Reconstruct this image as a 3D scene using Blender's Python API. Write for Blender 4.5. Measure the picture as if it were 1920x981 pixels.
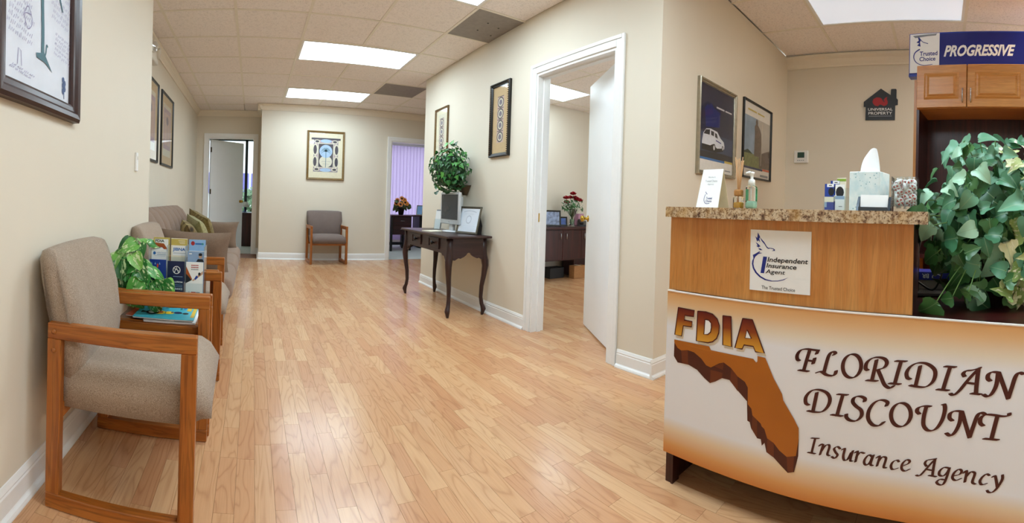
import bpy, bmesh, math, random
import numpy as np
from mathutils import Vector, Matrix

for _o in list(bpy.data.objects):
    bpy.data.objects.remove(_o)
SC = bpy.context.scene
COL = SC.collection

# ------------------------------------------------------------------ camera
# a level phone panorama (central cylindrical), eye height 1.00 m, slight roll
F_, Y0_, PITCH, ROLL, YAW, EYE = 820.6, 385.09, 0.0012, -0.0319, 0.5927, 1.0028
def cam_axis(v):
    x, y, z = v
    c, s = math.cos(ROLL), math.sin(ROLL); x, z = c*x + s*z, -s*x + c*z
    c, s = math.cos(PITCH), math.sin(PITCH); y, z = c*y - s*z, s*y + c*z
    c, s = math.cos(YAW), math.sin(YAW); x, y = c*x + s*y, -s*x + c*y
    return Vector((x, y, z))
cam_data = bpy.data.cameras.new('camera')
cam = bpy.data.objects.new('camera', cam_data); COL.objects.link(cam)
r_, f_, u_ = cam_axis((1, 0, 0)), cam_axis((0, 1, 0)), cam_axis((0, 0, 1))
cam.matrix_world = Matrix(((r_.x, u_.x, -f_.x, 0), (r_.y, u_.y, -f_.y, 0), (r_.z, u_.z, -f_.z, EYE), (0, 0, 0, 1)))
cam_data.type = 'PANO'
cam_data.panorama_type = 'CENTRAL_CYLINDRICAL'
cam_data.central_cylindrical_range_u_min = -960/F_
cam_data.central_cylindrical_range_u_max = 960/F_
cam_data.central_cylindrical_range_v_min = -(981 - Y0_)/F_
cam_data.central_cylindrical_range_v_max = Y0_/F_
cam_data.central_cylindrical_radius = 1.0
cam_data.clip_start = 0.02
SC.camera = cam

# ------------------------------------------------------------------ world / exposure
W = bpy.data.worlds.new('world'); SC.world = W; W.use_nodes = True
bg = W.node_tree.nodes['Background']
bg.inputs[0].default_value = (0.80, 0.90, 1.0, 1); bg.inputs[1].default_value = 2.2
SC.view_settings.view_transform = 'Standard'
SC.view_settings.look = 'None'
SC.view_settings.gamma = 1.0
SC.view_settings.exposure = 0.68
SC.view_settings.use_curve_mapping = False
LIGHT_E = 10          # main fluorescent panels
LIGHT_COL = (0.72, 0.89, 1.0, 1)

# ------------------------------------------------------------------ materials
MATS = {}
def srgb(h):
    h = h.lstrip('#'); v = [int(h[i:i+2], 16)/255 for i in (0, 2, 4)]
    return tuple((c/12.92 if c <= .04045 else ((c+.055)/1.055)**2.4) for c in v)
class NT:
    def __init__(s, name):
        s.m = bpy.data.materials.new(name); s.m.use_nodes = True
        s.t = s.m.node_tree; s.n = s.t.nodes; s.b = s.n['Principled BSDF']; MATS[name] = s.m
    def add(s, t, **kw):
        n = s.n.new(t)
        for k, v in kw.items():
            if k.startswith('_'): setattr(n, k[1:], v)
            else: n.inputs[k.replace('__', ' ')].default_value = v
        return n
    def link(s, a, b): s.t.links.new(a, b)
    def ramp(s, fac, stops, interp='LINEAR'):
        n = s.n.new('ShaderNodeValToRGB'); n.color_ramp.interpolation = interp
        el = n.color_ramp.elements
        while len(el) < len(stops): el.new(0.5)
        for e, (p, c) in zip(el, stops):
            e.position = p; e.color = (*c, 1)
        s.link(fac, n.inputs[0]); return n.outputs[0]
    def coord(s, which='Object', scale=(1, 1, 1), loc=(0, 0, 0), rot=(0, 0, 0)):
        tc = s.n.new('ShaderNodeTexCoord'); mp = s.n.new('ShaderNodeMapping')
        mp.inputs['Scale'].default_value = scale; mp.inputs['Location'].default_value = loc; mp.inputs['Rotation'].default_value = rot
        s.link(tc.outputs[which], mp.inputs[0]); return mp.outputs[0]
    def noise(s, vec, scale, detail=3, rough=.55, dist=0):
        n = s.n.new('ShaderNodeTexNoise'); n.inputs['Scale'].default_value = scale; n.inputs['Detail'].default_value = detail
        n.inputs['Roughness'].default_value = rough; n.inputs['Distortion'].default_value = dist
        if vec: s.link(vec, n.inputs['Vector'])
        return n.outputs['Fac']
    def bump(s, h, strength=.2, dist=.002):
        n = s.n.new('ShaderNodeBump'); n.inputs['Strength'].default_value = strength; n.inputs['Distance'].default_value = dist
        s.link(h, n.inputs['Height']); s.link(n.outputs[0], s.b.inputs['Normal'])
    def mixc(s, fac, a, b, mode='MIX'):
        n = s.n.new('ShaderNodeMix'); n.data_type = 'RGBA'; n.blend_type = mode
        if isinstance(fac, (int, float)): n.inputs[0].default_value = fac
        else: s.link(fac, n.inputs[0])
        for i, c in ((6, a), (7, b)):
            if isinstance(c, tuple): n.inputs[i].default_value = (*c[:3], 1)
            else: s.link(c, n.inputs[i])
        return n.outputs[2]
    def col(s, c):
        if isinstance(c, tuple): s.b.inputs['Base Color'].default_value = (*c[:3], 1)
        else: s.link(c, s.b.inputs['Base Color'])
    def set(s, **kw):
        for k, v in kw.items(): s.b.inputs[k.replace('__', ' ')].default_value = v
        return s.m

def flat(name, hexc, rough=.5, metal=0., var=.04, scale=40., spec=.5, **kw):
    """plain coloured material with a slight procedural mottling"""
    if name in MATS: return MATS[name]
    t = NT(name); c = srgb(hexc)
    v = t.coord('Object')
    f = t.noise(v, scale, 2)
    a = tuple(x*(1-var) for x in c); b = tuple(min(1, x*(1+var)) for x in c)
    t.col(t.ramp(f, [(.3, a), (.7, b)]))
    t.set(Roughness=rough, Metallic=metal); t.b.inputs['Specular IOR Level'].default_value = spec
    for k, x in kw.items(): t.b.inputs[k.replace('__', ' ')].default_value = x
    return t.m

def emis(name, col, strength):
    t = NT(name); t.col((.9, .9, .9)); t.b.inputs['Emission Color'].default_value = (*col[:3], 1); t.b.inputs['Emission Strength'].default_value = strength
    t.set(Roughness=.4); return t.m

def wall_mat():
    t = NT('wall_paint'); v = t.coord('Object')
    f = t.noise(v, 3, 2); c = srgb('#e3dac8')
    t.col(t.ramp(f, [(.3, tuple(x*.985 for x in c)), (.7, c)]))
    t.bump(t.noise(v, 260, 2), .08, .001); t.set(Roughness=.62)
wall_mat()
flat('trim_white', '#f2f2f0', .38, var=.01)
flat('door_white', '#f5f8fb', .35, var=.012, scale=4)
flat('grid_white', '#efe8da', .5, var=.02)

def tile_mat():
    t = NT('ceiling_tile'); g = t.n.new('ShaderNodeNewGeometry'); v = g.outputs['Position']
    f = t.noise(v, 110, 4, .65); f2 = t.noise(v, 45, 3, .6)
    c = srgb('#fbf3ee')
    a = t.ramp(f, [(.33, tuple(x*.72 for x in c)), (.44, c)])
    b = t.ramp(f2, [(.25, (.86, .86, .86)), (.5, (1, 1, 1))])
    t.col(t.mixc(1.0, a, b, 'MULTIPLY')); t.bump(f, .5, .003); t.set(Roughness=.9)
tile_mat()
def grille_mat():
    t = NT('vent_grey'); g = t.n.new('ShaderNodeNewGeometry')
    mp = t.n.new('ShaderNodeMapping'); mp.inputs['Scale'].default_value = (1, 1, 1); t.link(g.outputs['Position'], mp.inputs[0])
    w = t.n.new('ShaderNodeTexWave'); w.inputs['Scale'].default_value = 55; t.link(mp.outputs[0], w.inputs[0])
    f = t.noise(g.outputs['Position'], 20, 3)
    a = t.ramp(w.outputs[1], [(0, srgb('#8a827c')), (1, srgb('#a49c95'))]); b = t.ramp(f, [(.3, (.85, .85, .85)), (.7, (1, 1, 1))])
    t.col(t.mixc(1., a, b, 'MULTIPLY')); t.set(Roughness=.6)
grille_mat()

def floor_mat():
    t = NT('laminate_oak')
    g = t.n.new('ShaderNodeNewGeometry'); oi = t.n.new('ShaderNodeObjectInfo')
    ad = t.add('ShaderNodeMath', _operation='ADD'); t.link(g.outputs['Random Per Island'], ad.inputs[0]); t.link(oi.outputs['Random'], ad.inputs[1])
    fr = t.add('ShaderNodeMath', _operation='FRACT'); t.link(ad.outputs[0], fr.inputs[0]); rnd = fr.outputs[0]
    off = t.n.new('ShaderNodeCombineXYZ')
    m1 = t.add('ShaderNodeMath', _operation='MULTIPLY'); m1.inputs[1].default_value = 37.; t.link(rnd, m1.inputs[0])
    t.link(m1.outputs[0], off.inputs[0]); t.link(m1.outputs[0], off.inputs[1]); t.link(m1.outputs[0], off.inputs[2])
    va = t.add('ShaderNodeVectorMath', _operation='ADD'); t.link(g.outputs['Position'], va.inputs[0]); t.link(off.outputs[0], va.inputs[1])
    mp = t.n.new('ShaderNodeMapping'); mp.inputs['Scale'].default_value = (1, .13, 1); t.link(va.outputs[0], mp.inputs[0])
    n1 = t.noise(mp.outputs[0], 11, 2, .45, .5)
    mu = t.add('ShaderNodeMath', _operation='MULTIPLY'); mu.inputs[1].default_value = 11.; t.link(n1, mu.inputs[0])
    fr2 = t.add('ShaderNodeMath', _operation='PINGPONG'); fr2.inputs[1].default_value = .5; t.link(mu.outputs[0], fr2.inputs[0])
    mp2 = t.n.new('ShaderNodeMapping'); mp2.inputs['Scale'].default_value = (1, .03, 1); t.link(va.outputs[0], mp2.inputs[0])
    n2 = t.noise(mp2.outputs[0], 220, 3, .6)
    base = t.ramp(rnd, [(0, srgb('#c9946b')), (.3, srgb('#ce9c72')), (.62, srgb('#d4a579')), (.85, srgb('#d9ae83')), (1, srgb('#ca976f'))])
    ring = t.ramp(fr2.outputs[0], [(.0, (.80, .73, .68)), (.14, (.96, .94, .92)), (.3, (1.0, 1.0, 1.0))])
    fine = t.ramp(n2, [(.3, (.90, .88, .86)), (.6, (1, 1, 1))])
    c = t.mixc(.85, base, ring, 'MULTIPLY'); c = t.mixc(.8, c, fine, 'MULTIPLY')
    t.col(c); t.bump(n2, .03, .0006); t.set(Roughness=.22); t.b.inputs['Specular IOR Level'].default_value = .5
floor_mat()
flat('floor_joint', '#7d5436', .6)
def carpet():
    t = NT('carpet_grey'); v = t.coord('Object'); f = t.noise(v, 300, 3)
    t.col(t.ramp(f, [(.3, srgb('#a9aca6')), (.7, srgb('#cfd2cb'))])); t.bump(f, .6, .005); t.set(Roughness=.95)
carpet()

def wood(name, dark, mid, light, axis='Z', rough=.38, scale=1., ring=1., bump=.06):
    """grain running along the given object axis"""
    t = NT(name); k = .06
    s = {'X': (k, 1, 1), 'Y': (1, k, 1), 'Z': (1, 1, k)}[axis]
    tc = t.n.new('ShaderNodeTexCoord'); oi = t.n.new('ShaderNodeObjectInfo')
    mm = t.add('ShaderNodeVectorMath', _operation='MULTIPLY_ADD'); mm.inputs[0].default_value = (1, 1, 1)
    cx = t.n.new('ShaderNodeCombineXYZ'); mr = t.add('ShaderNodeMath', _operation='MULTIPLY'); mr.inputs[1].default_value = 13.
    t.link(oi.outputs['Random'], mr.inputs[0])
    for i in range(3): t.link(mr.outputs[0], cx.inputs[i])
    va = t.add('ShaderNodeVectorMath', _operation='ADD'); t.link(tc.outputs['Object'], va.inputs[0]); t.link(cx.outputs[0], va.inputs[1])
    mp = t.n.new('ShaderNodeMapping'); mp.inputs['Scale'].default_value = tuple(x*scale for x in s); t.link(va.outputs[0], mp.inputs[0])
    n1 = t.noise(mp.outputs[0], 28, 3, .5, .6)
    mu = t.add('ShaderNodeMath', _operation='MULTIPLY'); mu.inputs[1].default_value = 7.; t.link(n1, mu.inputs[0])
    pp = t.add('ShaderNodeMath', _operation='PINGPONG'); pp.inputs[1].default_value = .5; t.link(mu.outputs[0], pp.inputs[0])
    n2 = t.noise(mp.outputs[0], 260, 3, .6)
    base = t.ramp(n1, [(.3, dark), (.5, mid), (.7, light)])
    rg = t.ramp(pp.outputs[0], [(0, (1-.42*ring,)*3), (.22, (1, 1, 1))])
    fn = t.ramp(n2, [(.32, (.80, .78, .76)), (.58, (1, 1, 1))])
    c = t.mixc(.8, base, rg, 'MULTIPLY'); c = t.mixc(.7, c, fn, 'MULTIPLY')
    t.col(c); t.bump(n2, bump, .001); t.set(Roughness=rough); return t.m
for ax in 'XYZ':
    wood('oak_'+ax, srgb('#904d17'), srgb('#a65f21'), srgb('#b6702e'), ax, .36)
    wood('mahogany_'+ax, srgb('#2b0d0d'), srgb('#3a1413'), srgb('#491b18'), ax, .3, ring=.5)
    wood('espresso_'+ax, srgb('#2a1817'), srgb('#372120'), srgb('#432a28'), ax, .33, ring=.5)
    wood('cherry_'+ax, srgb('#c67f3a'), srgb('#cf8c47'), srgb('#d89a55'), ax, .33, ring=.35, bump=.02)
def fabric(name, a, b, scale=420, bump=.5):
    t = NT(name); v = t.coord('Object'); f = t.noise(v, scale, 2, .7); g = t.noise(v, 12, 2)
    mp = t.coord('Object', rot=(0, 0, .78), scale=(1, 1, 1)); w = t.n.new('ShaderNodeTexWave'); w.inputs['Scale'].default_value = 140; w.inputs['Distortion'].default_value = 2; t.link(mp, w.inputs[0])
    c = t.ramp(f, [(.35, a), (.65, b)]); d = t.ramp(w.outputs[1], [(0, (.8, .8, .8)), (1, (1, 1, 1))]); c = t.mixc(.7, c, d, 'MULTIPLY')
    e = t.ramp(g, [(.3, (.92, .92, .92)), (.7, (1, 1, 1))]); c = t.mixc(1., c, e, 'MULTIPLY')
    t.col(c); t.bump(f, bump, .002); t.set(Roughness=.9); t.b.inputs['Specular IOR Level'].default_value = .2; t.b.inputs['Sheen Weight'].default_value = .15; return t.m
fabric('tweed', srgb('#8c7765'), srgb('#c2af9c'))
fabric('tweed_dark', srgb('#6b5c55'), srgb('#8f7f78'))
fabric('sofa_cloth', srgb('#8a7262'), srgb('#a08877'), 260, .25)
fabric('pillow_cloth', srgb('#75604f'), srgb('#8d7562'), 260, .25)
fabric('olive_cloth', srgb('#6e5a30'), srgb('#93804a'), 30, .2)

# ------------------------------------------------------------------ mesh helpers
class MB:
    def __init__(s): s.v = []; s.f = []; s.m = []; s.sm = []
    def add(s, vs, fs, mi=0, smooth=False, M=None):
        k = len(s.v)
        s.v += [tuple(M @ Vector(p)) if M else tuple(p) for p in vs]
        for f in fs: s.f.append(tuple(k+i for i in f)); s.m.append(mi); s.sm.append(smooth)
        return s
    def box(s, x0, x1, y0, y1, z0, z1, mi=0, bev=0., M=None):
        if bev <= 0:
            vs = [(x, y, z) for x in (x0, x1) for y in (y0, y1) for z in (z0, z1)]
            return s.add(vs, [(0, 1, 3, 2), (4, 6, 7, 5), (0, 4, 5, 1), (2, 3, 7, 6), (0, 2, 6, 4), (1, 5, 7, 3)], mi, M=M)
        bm = bmesh.new(); bmesh.ops.create_cube(bm, size=1)
        for v in bm.verts: v.co = Vector(((x0+x1)/2+v.co.x*(x1-x0), (y0+y1)/2+v.co.y*(y1-y0), (z0+z1)/2+v.co.z*(z1-z0)))
        b = min(bev, .49*min(abs(x1-x0), abs(y1-y0), abs(z1-z0)))
        bmesh.ops.bevel(bm, geom=list(bm.edges), offset=b, segments=2 if bev > .004 else 1, affect='EDGES', profile=.5)
        s.bm(bm, mi, M=M); return s
    def bm(s, bm, mi=0, smooth=False, M=None):
        bm.verts.index_update()
        s.add([v.co[:] for v in bm.verts], [[v.index for v in f.verts] for f in bm.faces], mi, smooth, M); bm.free(); return s
    def prism(s, poly, axis, a, b, mi=0, M=None):
        """extrude 2D poly along axis; poly coords are the two other axes in order"""
        def p(q, t):
            return {'X': (t, q[0], q[1]), 'Y': (q[0], t, q[1]), 'Z': (q[0], q[1], t)}[axis]
        n = len(poly); vs = [p(q, a) for q in poly] + [p(q, b) for q in poly]
        fs = [tuple(range(n)), tuple(range(2*n-1, n-1, -1))] + [(i, (i+1) % n, n+(i+1) % n, n+i) for i in range(n)]
        return s.add(vs, fs, mi, M=M)
    def tube(s, pts, rad, n=8, mi=0, caps=True, M=None, smooth=True):
        pts = [Vector(p) for p in pts]; rads = rad if isinstance(rad, (list, tuple)) else [rad]*len(pts)
        vs = []; fs = []; up = None
        for i, p in enumerate(pts):
            d = (pts[min(i+1, len(pts)-1)]-pts[max(i-1, 0)]).normalized()
            if up is None: up = Vector((0, 0, 1)) if abs(d.z) < .9 else Vector((1, 0, 0))
            a = d.cross(up).normalized(); b = a.cross(d).normalized(); up = b
            for k in range(n):
                t = 2*math.pi*k/n; vs.append(p+(a*math.cos(t)+b*math.sin(t))*rads[i])
        for i in range(len(pts)-1):
            for k in range(n):
                fs.append((i*n+k, i*n+(k+1) % n, (i+1)*n+(k+1) % n, (i+1)*n+k))
        if caps: fs += [tuple(range(n-1, -1, -1)), tuple(range((len(pts)-1)*n, len(pts)*n))]
        return s.add(vs, fs, mi, smooth, M)
    def lathe(s, prof, n=20, mi=0, M=None, smooth=True, cap=True):
        vs = []; fs = []
        for r, z in prof:
            for k in range(n):
                t = 2*math.pi*k/n; vs.append((r*math.cos(t), r*math.sin(t), z))
        for i in range(len(prof)-1):
            for k in range(n): fs.append((i*n+k, i*n+(k+1) % n, (i+1)*n+(k+1) % n, (i+1)*n+k))
        if cap: fs += [tuple(range(n-1, -1, -1)), tuple(range((len(prof)-1)*n, len(prof)*n))]
        return s.add(vs, fs, mi, smooth, M)
    def sphere(s, c, r, n=12, m=8, mi=0, sc=(1, 1, 1), M=None):
        vs = [(c[0], c[1], c[2]-r*sc[2])]; fs = []
        for i in range(1, m):
            a = -math.pi/2+math.pi*i/m
            for k in range(n):
                t = 2*math.pi*k/n; vs.append((c[0]+r*sc[0]*math.cos(a)*math.cos(t), c[1]+r*sc[1]*math.cos(a)*math.sin(t), c[2]+r*sc[2]*math.sin(a)))
        vs.append((c[0], c[1], c[2]+r*sc[2])); L = len(vs)-1
        for k in range(n): fs.append((0, 1+(k+1) % n, 1+k)); fs.append((L, 1+(m-2)*n+k, 1+(m-2)*n+(k+1) % n))
        for i in range(m-2):
            for k in range(n): fs.append((1+i*n+k, 1+i*n+(k+1) % n, 1+(i+1)*n+(k+1) % n, 1+(i+1)*n+k))
        return s.add(vs, fs, mi, True, M)
    def grid(s, fn, nu, nv, mi=0, smooth=True, closed_u=False):
        vs = [fn(i/(nu if closed_u else nu-1), j/(nv-1)) for i in range(nu) for j in range(nv)]; fs = []
        for i in range(nu if closed_u else nu-1):
            for j in range(nv-1): a = i*nv+j; b = ((i+1) % nu)*nv+j; fs.append((a, b, b+1, a+1))
        return s.add(vs, fs, mi, smooth)
    def build(s, name, mats, parent=None, loc=None, **props):
        me = bpy.data.meshes.new(name); me.from_pydata(s.v, [], s.f)
        if not isinstance(mats, (list, tuple)): mats = [mats]
        for m in mats: me.materials.append(MATS[m] if isinstance(m, str) else m)
        for p, mi, sm in zip(me.polygons, s.m, s.sm): p.material_index = mi; p.use_smooth = sm
        bmm = bmesh.new(); bmm.from_mesh(me); bmesh.ops.recalc_face_normals(bmm, faces=bmm.faces); bmm.to_mesh(me); bmm.free()
        me.update()
        return link(name, me, parent, loc, **props)
def link(name, me, parent=None, loc=None, rotz=0, **props):
    o = bpy.data.objects.new(name, me); COL.objects.link(o)
    if loc is not None: o.location = loc
    if rotz: o.rotation_euler = (0, 0, rotz)
    if parent is not None: o.parent = parent
    for k, v in props.items(): o[k] = v
    return o
def thing(name, label, cat, loc=(0, 0, 0), rotz=0, group=None):
    o = bpy.data.objects.new(name, None); COL.objects.link(o); o.empty_display_size = .05
    o.location = loc; o.rotation_euler = (0, 0, rotz); o['label'] = label; o['category'] = cat
    if group: o['group'] = group
    return o
def tag(o, label, cat, group=None):
    o['label'] = label; o['category'] = cat
    if group: o['group'] = group
    return o
def copy_tree(o, parent=None):
    c = o.copy(); COL.objects.link(c); c.parent = parent
    for ch in [x for x in bpy.data.objects if x.parent == o]: copy_tree(ch, c)
    return c
def struct(o, label):
    o['kind'] = 'structure'; o['label'] = label; return o
def curve_pts(P, n=8):
    """Catmull-Rom through points"""
    P = [Vector((*p, 0)) if len(p) == 2 else Vector(p) for p in P]; out = []
    for i in range(len(P)-1):
        a, b, c, d = P[max(i-1, 0)], P[i], P[i+1], P[min(i+2, len(P)-1)]
        for k in range(n):
            t = k/n; out.append(.5*((2*b)+(c-a)*t+(2*a-5*b+4*c-d)*t*t+(3*b-3*c+d-a)*t**3))
    out.append(P[-1]); return out
_txt = {}
def text_shape(s, bold=0., shear=0., spacing=1.):
    """glyph outlines of the built-in font as triangles, normalised to the unit box"""
    key = (s, bold, shear, spacing)
    if key in _txt: return _txt[key]
    cu = bpy.data.curves.new('lettering', 'FONT'); cu.body = s; cu.size = 1; cu.offset = bold; cu.shear = shear; cu.space_character = spacing; cu.resolution_u = 3
    o = bpy.data.objects.new('lettering', cu); COL.objects.link(o); bpy.context.view_layer.update()
    dg = bpy.context.evaluated_depsgraph_get(); me = bpy.data.meshes.new_from_object(o.evaluated_get(dg))
    vs = [(v.co.x, v.co.y) for v in me.vertices]; fs = [tuple(p.vertices) for p in me.polygons]
    bpy.data.objects.remove(o); bpy.data.curves.remove(cu); bpy.data.meshes.remove(me)
    x0 = min(v[0] for v in vs); x1 = max(v[0] for v in vs); y0 = min(v[1] for v in vs); y1 = max(v[1] for v in vs)
    r = ([((x-x0)/(x1-x0), (y-y0)/(y1-y0)) for x, y in vs], fs, (x1-x0)/(y1-y0)); _txt[key] = r; return r
class Plane2:
    """2D drawing surface: metres (u right, v up as the viewer sees it) -> 3D, in layers h off the surface"""
    def __init__(s, fn): s.fn = fn; s.mb = MB(); s.mats = []
    def mi(s, m):
        if m not in s.mats: s.mats.append(m)
        return s.mats.index(m)
    def poly(s, pts, m, h=.001):
        s.mb.add([s.fn(u, v, h) for u, v in pts], [tuple(range(len(pts)))], s.mi(m))
    def rect(s, u0, u1, v0, v1, m, h=.001): s.poly([(u0, v0), (u1, v0), (u1, v1), (u0, v1)], m, h)
    def ell(s, c, rx, ry, m, h=.001, n=20, a0=0, a1=2*math.pi):
        s.poly([(c[0]+rx*math.cos(a0+(a1-a0)*k/n), c[1]+ry*math.sin(a0+(a1-a0)*k/n)) for k in range(n)], m, h)
    def line(s, pts, w, m, h=.001, smooth=0, taper=None):
        P = curve_pts(pts, smooth) if smooth else [Vector((*p, 0)) for p in pts]
        L = len(P); vs = []
        for i, p in enumerate(P):
            d = (P[min(i+1, L-1)]-P[max(i-1, 0)]); d = d.normalized() if d.length > 1e-9 else Vector((1, 0, 0)); nrm = Vector((-d.y, d.x, 0))
            ww = w if taper is None else w*(taper[0]+(taper[1]-taper[0])*i/(L-1))
            vs += [p+nrm*ww/2, p-nrm*ww/2]
        s.mb.add([s.fn(v.x, v.y, h) for v in vs], [(2*i, 2*i+1, 2*i+3, 2*i+2) for i in range(L-1)], s.mi(m))
    def nib(s, pts, w, ang, m, h=.001, n=8, t=.25):
        """broad-nib pen stroke"""
        P = curve_pts(pts, n); d = Vector((math.cos(ang), math.sin(ang), 0))*w/2; e = Vector((-d.y, d.x, 0))*t
        ring = [d+e*.6, d*.6+e, -d*.6+e, -d+e*.6, -d-e*.6, -d*.6-e, d*.6-e, d-e*.6]
        mi = s.mi(m); dh = 0
        for a, b in zip(P[:-1], P[1:]):
            q = [a+r for r in ring]+[b+r for r in ring]
            hull = _hull([(v.x, v.y) for v in q])
            s.mb.add([s.fn(x, y, h) for x, y in hull], [tuple(range(len(hull)))], mi)
    def text(s, txt, u0, u1, v0, v1, m, h=.001, bold=0., shear=0., spacing=1., skew=0.):
        vs, fs, _ = text_shape(txt, bold, shear, spacing)
        s.mb.add([s.fn(u0+(u1-u0)*x, v0+(v1-v0)*y+skew*x, h) for x, y in vs], fs, s.mi(m))
    def build(s, name, parent=None, **kw): return s.mb.build(name, s.mats, parent, **kw)
def _hull(p):
    p = sorted(set(p))
    def half(q):
        o = []
        for a in q:
            while len(o) > 1 and (o[-1][0]-o[-2][0])*(a[1]-o[-2][1])-(o[-1][1]-o[-2][1])*(a[0]-o[-2][0]) <= 0: o.pop()
            o.append(a)
        return o
    l = half(p); u = half(p[::-1]); return l[:-1]+u[:-1]
SCRIPT_BIG = [[(-.4269,.5428),(-.4338,.5465),(-.4341,.5597),(-.4243,.5747),(-.4065,.5817),(-.3875,.582),(-.3654,.5821)],[(-.3654,.5826),(-.3706,.571)],[(-.393,.5808),(-.4028,.5466),(-.4115,.5144)],[(-.4272,.5132),(-.3969,.5134)],[(-.4022,.5472),(-.3789,.5471)],[(-.3763,.5568),(-.3814,.5395)],[(-.3151,.5745),(-.3098,.5792),(-.3131,.5835),(-.3217,.5825),(-.3302,.5717),(-.3372,.5498),(-.3452,.5173)],[(-.3681,.5137),(-.3539,.5187),(-.3374,.5111),(-.3184,.5105),(-.3094,.5168),(-.3064,.5269)],[(-.2353,.5272),(-.2457,.5165),(-.2583,.5118),(-.2706,.5141),(-.2803,.523),(-.2852,.5369),(-.2846,.5529),(-.2784,.5679),(-.2679,.5787),(-.2552,.5833),(-.2429,.5807),(-.2334,.5716),(-.2286,.5578),(-.2292,.542),(-.2353,.5272)],[(-.2074,.5402),(-.2142,.545),(-.211,.5624),(-.1957,.5765),(-.1752,.5819),(-.1566,.5786),(-.1498,.5674),(-.1582,.5526),(-.1785,.5447)],[(-.1812,.5733),(-.1873,.5438),(-.1943,.5116)],[(-.2098,.5104),(-.1789,.5112)],[(-.1765,.5449),(-.1663,.5235),(-.1551,.5023),(-.1396,.4946),(-.1286,.5022)],[(-.1224,.5759),(-.0926,.5772)],[(-.1072,.5758),(-.1162,.5434),(-.1247,.51)],[(-.1404,.5088),(-.1095,.5091)],[(-.0791,.5271),(-.0882,.531),(-.09,.546),(-.0783,.5644),(-.0576,.5762),(-.0328,.5773),(-.0119,.5664),(-.0058,.5502),(-.0132,.5267),(-.0326,.5104),(-.0563,.5076),(-.0788,.5095)],[(-.0504,.5682),(-.0568,.5373),(-.0633,.5083)],[(.022,.5749),(.0508,.5756)],[(.0364,.5746),(.0264,.5419),(.0168,.5077)],[(.0008,.5072),(.0318,.5076)],[(.0381,.4998),(.0477,.4967),(.0641,.512),(.0835,.5388),(.1019,.5621),(.1192,.5813)],[(.0776,.5524),(.0733,.5595),(.0807,.5683),(.0984,.5721),(.1183,.5803)],[(.1151,.5771),(.1114,.5419),(.1091,.5083)],[(.0971,.5074),(.1216,.5075)],[(.0817,.5353),(.1097,.5352)],[(.148,.5479),(.1407,.5536),(.1428,.566),(.1541,.5733),(.1703,.5731)],[(.1685,.5715),(.164,.5385),(.153,.514),(.1413,.5038),(.1303,.5081)],[(.1703,.5731),(.1833,.5383),(.1957,.5042)],[(.1957,.5042),(.2055,.5375),(.214,.566),(.2235,.5784),(.2349,.5753)],[(-.3926,.4103),(-.4022,.415),(-.4016,.4344),(-.3854,.4546),(-.3624,.4622),(-.3361,.4573),(-.3243,.441),(-.3286,.4189),(-.3455,.3988),(-.3673,.3922),(-.3938,.3924)],[(-.3666,.4523),(-.3724,.4224),(-.3783,.3919)],[(-.2988,.4574),(-.2695,.4589)],[(-.2833,.4575),(-.2922,.4253),(-.3005,.3925)],[(-.3172,.393),(-.285,.3933)],[(-.2157,.4466),(-.2149,.4557),(-.2306,.4603),(-.2473,.4542),(-.2517,.441),(-.242,.4297),(-.2255,.4189),(-.2246,.4015),(-.2405,.3857),(-.2594,.3845),(-.2707,.392),(-.2714,.4009)],[(-.1487,.4417),(-.1459,.4529),(-.1634,.4573),(-.1852,.4468),(-.2012,.4225),(-.2033,.3973),(-.189,.3807),(-.17,.3812),(-.1559,.3934)],[(-.0827,.4016),(-.0933,.391),(-.1061,.3863),(-.1188,.3885),(-.1287,.3971),(-.1338,.4105),(-.1332,.426),(-.1269,.4404),(-.1162,.451),(-.1033,.4555),(-.0907,.4532),(-.0809,.4445),(-.0759,.4312),(-.0765,.4159),(-.0827,.4016)],[(-.0499,.4303),(-.0575,.4366),(-.0537,.4472),(-.0365,.4548),(-.0188,.4556)],[(-.0306,.4531),(-.0374,.4232),(-.037,.3982),(-.0225,.3863),(-.0012,.3947),(.0154,.421),(.0231,.4497),(.0219,.4658),(.0175,.4662)],[(.0451,.4242),(.0368,.4306),(.039,.4442),(.0536,.4528),(.0716,.4533)],[(.0688,.452),(.0655,.4223),(.0541,.3952),(.0405,.3813),(.0284,.3867)],[(.0716,.4533),(.082,.4189),(.0933,.3839)],[(.0933,.3839),(.1039,.4182),(.1141,.4476),(.1237,.4573),(.1338,.4549)],[(.1306,.4219),(.1222,.4282),(.1234,.4423),(.137,.4534),(.1574,.4552),(.1798,.4544),(.1976,.4585),(.1993,.4647)],[(.1678,.4528),(.1601,.4199),(.1528,.3884)],[(.1338,.387),(.1699,.3886)]]
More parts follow.
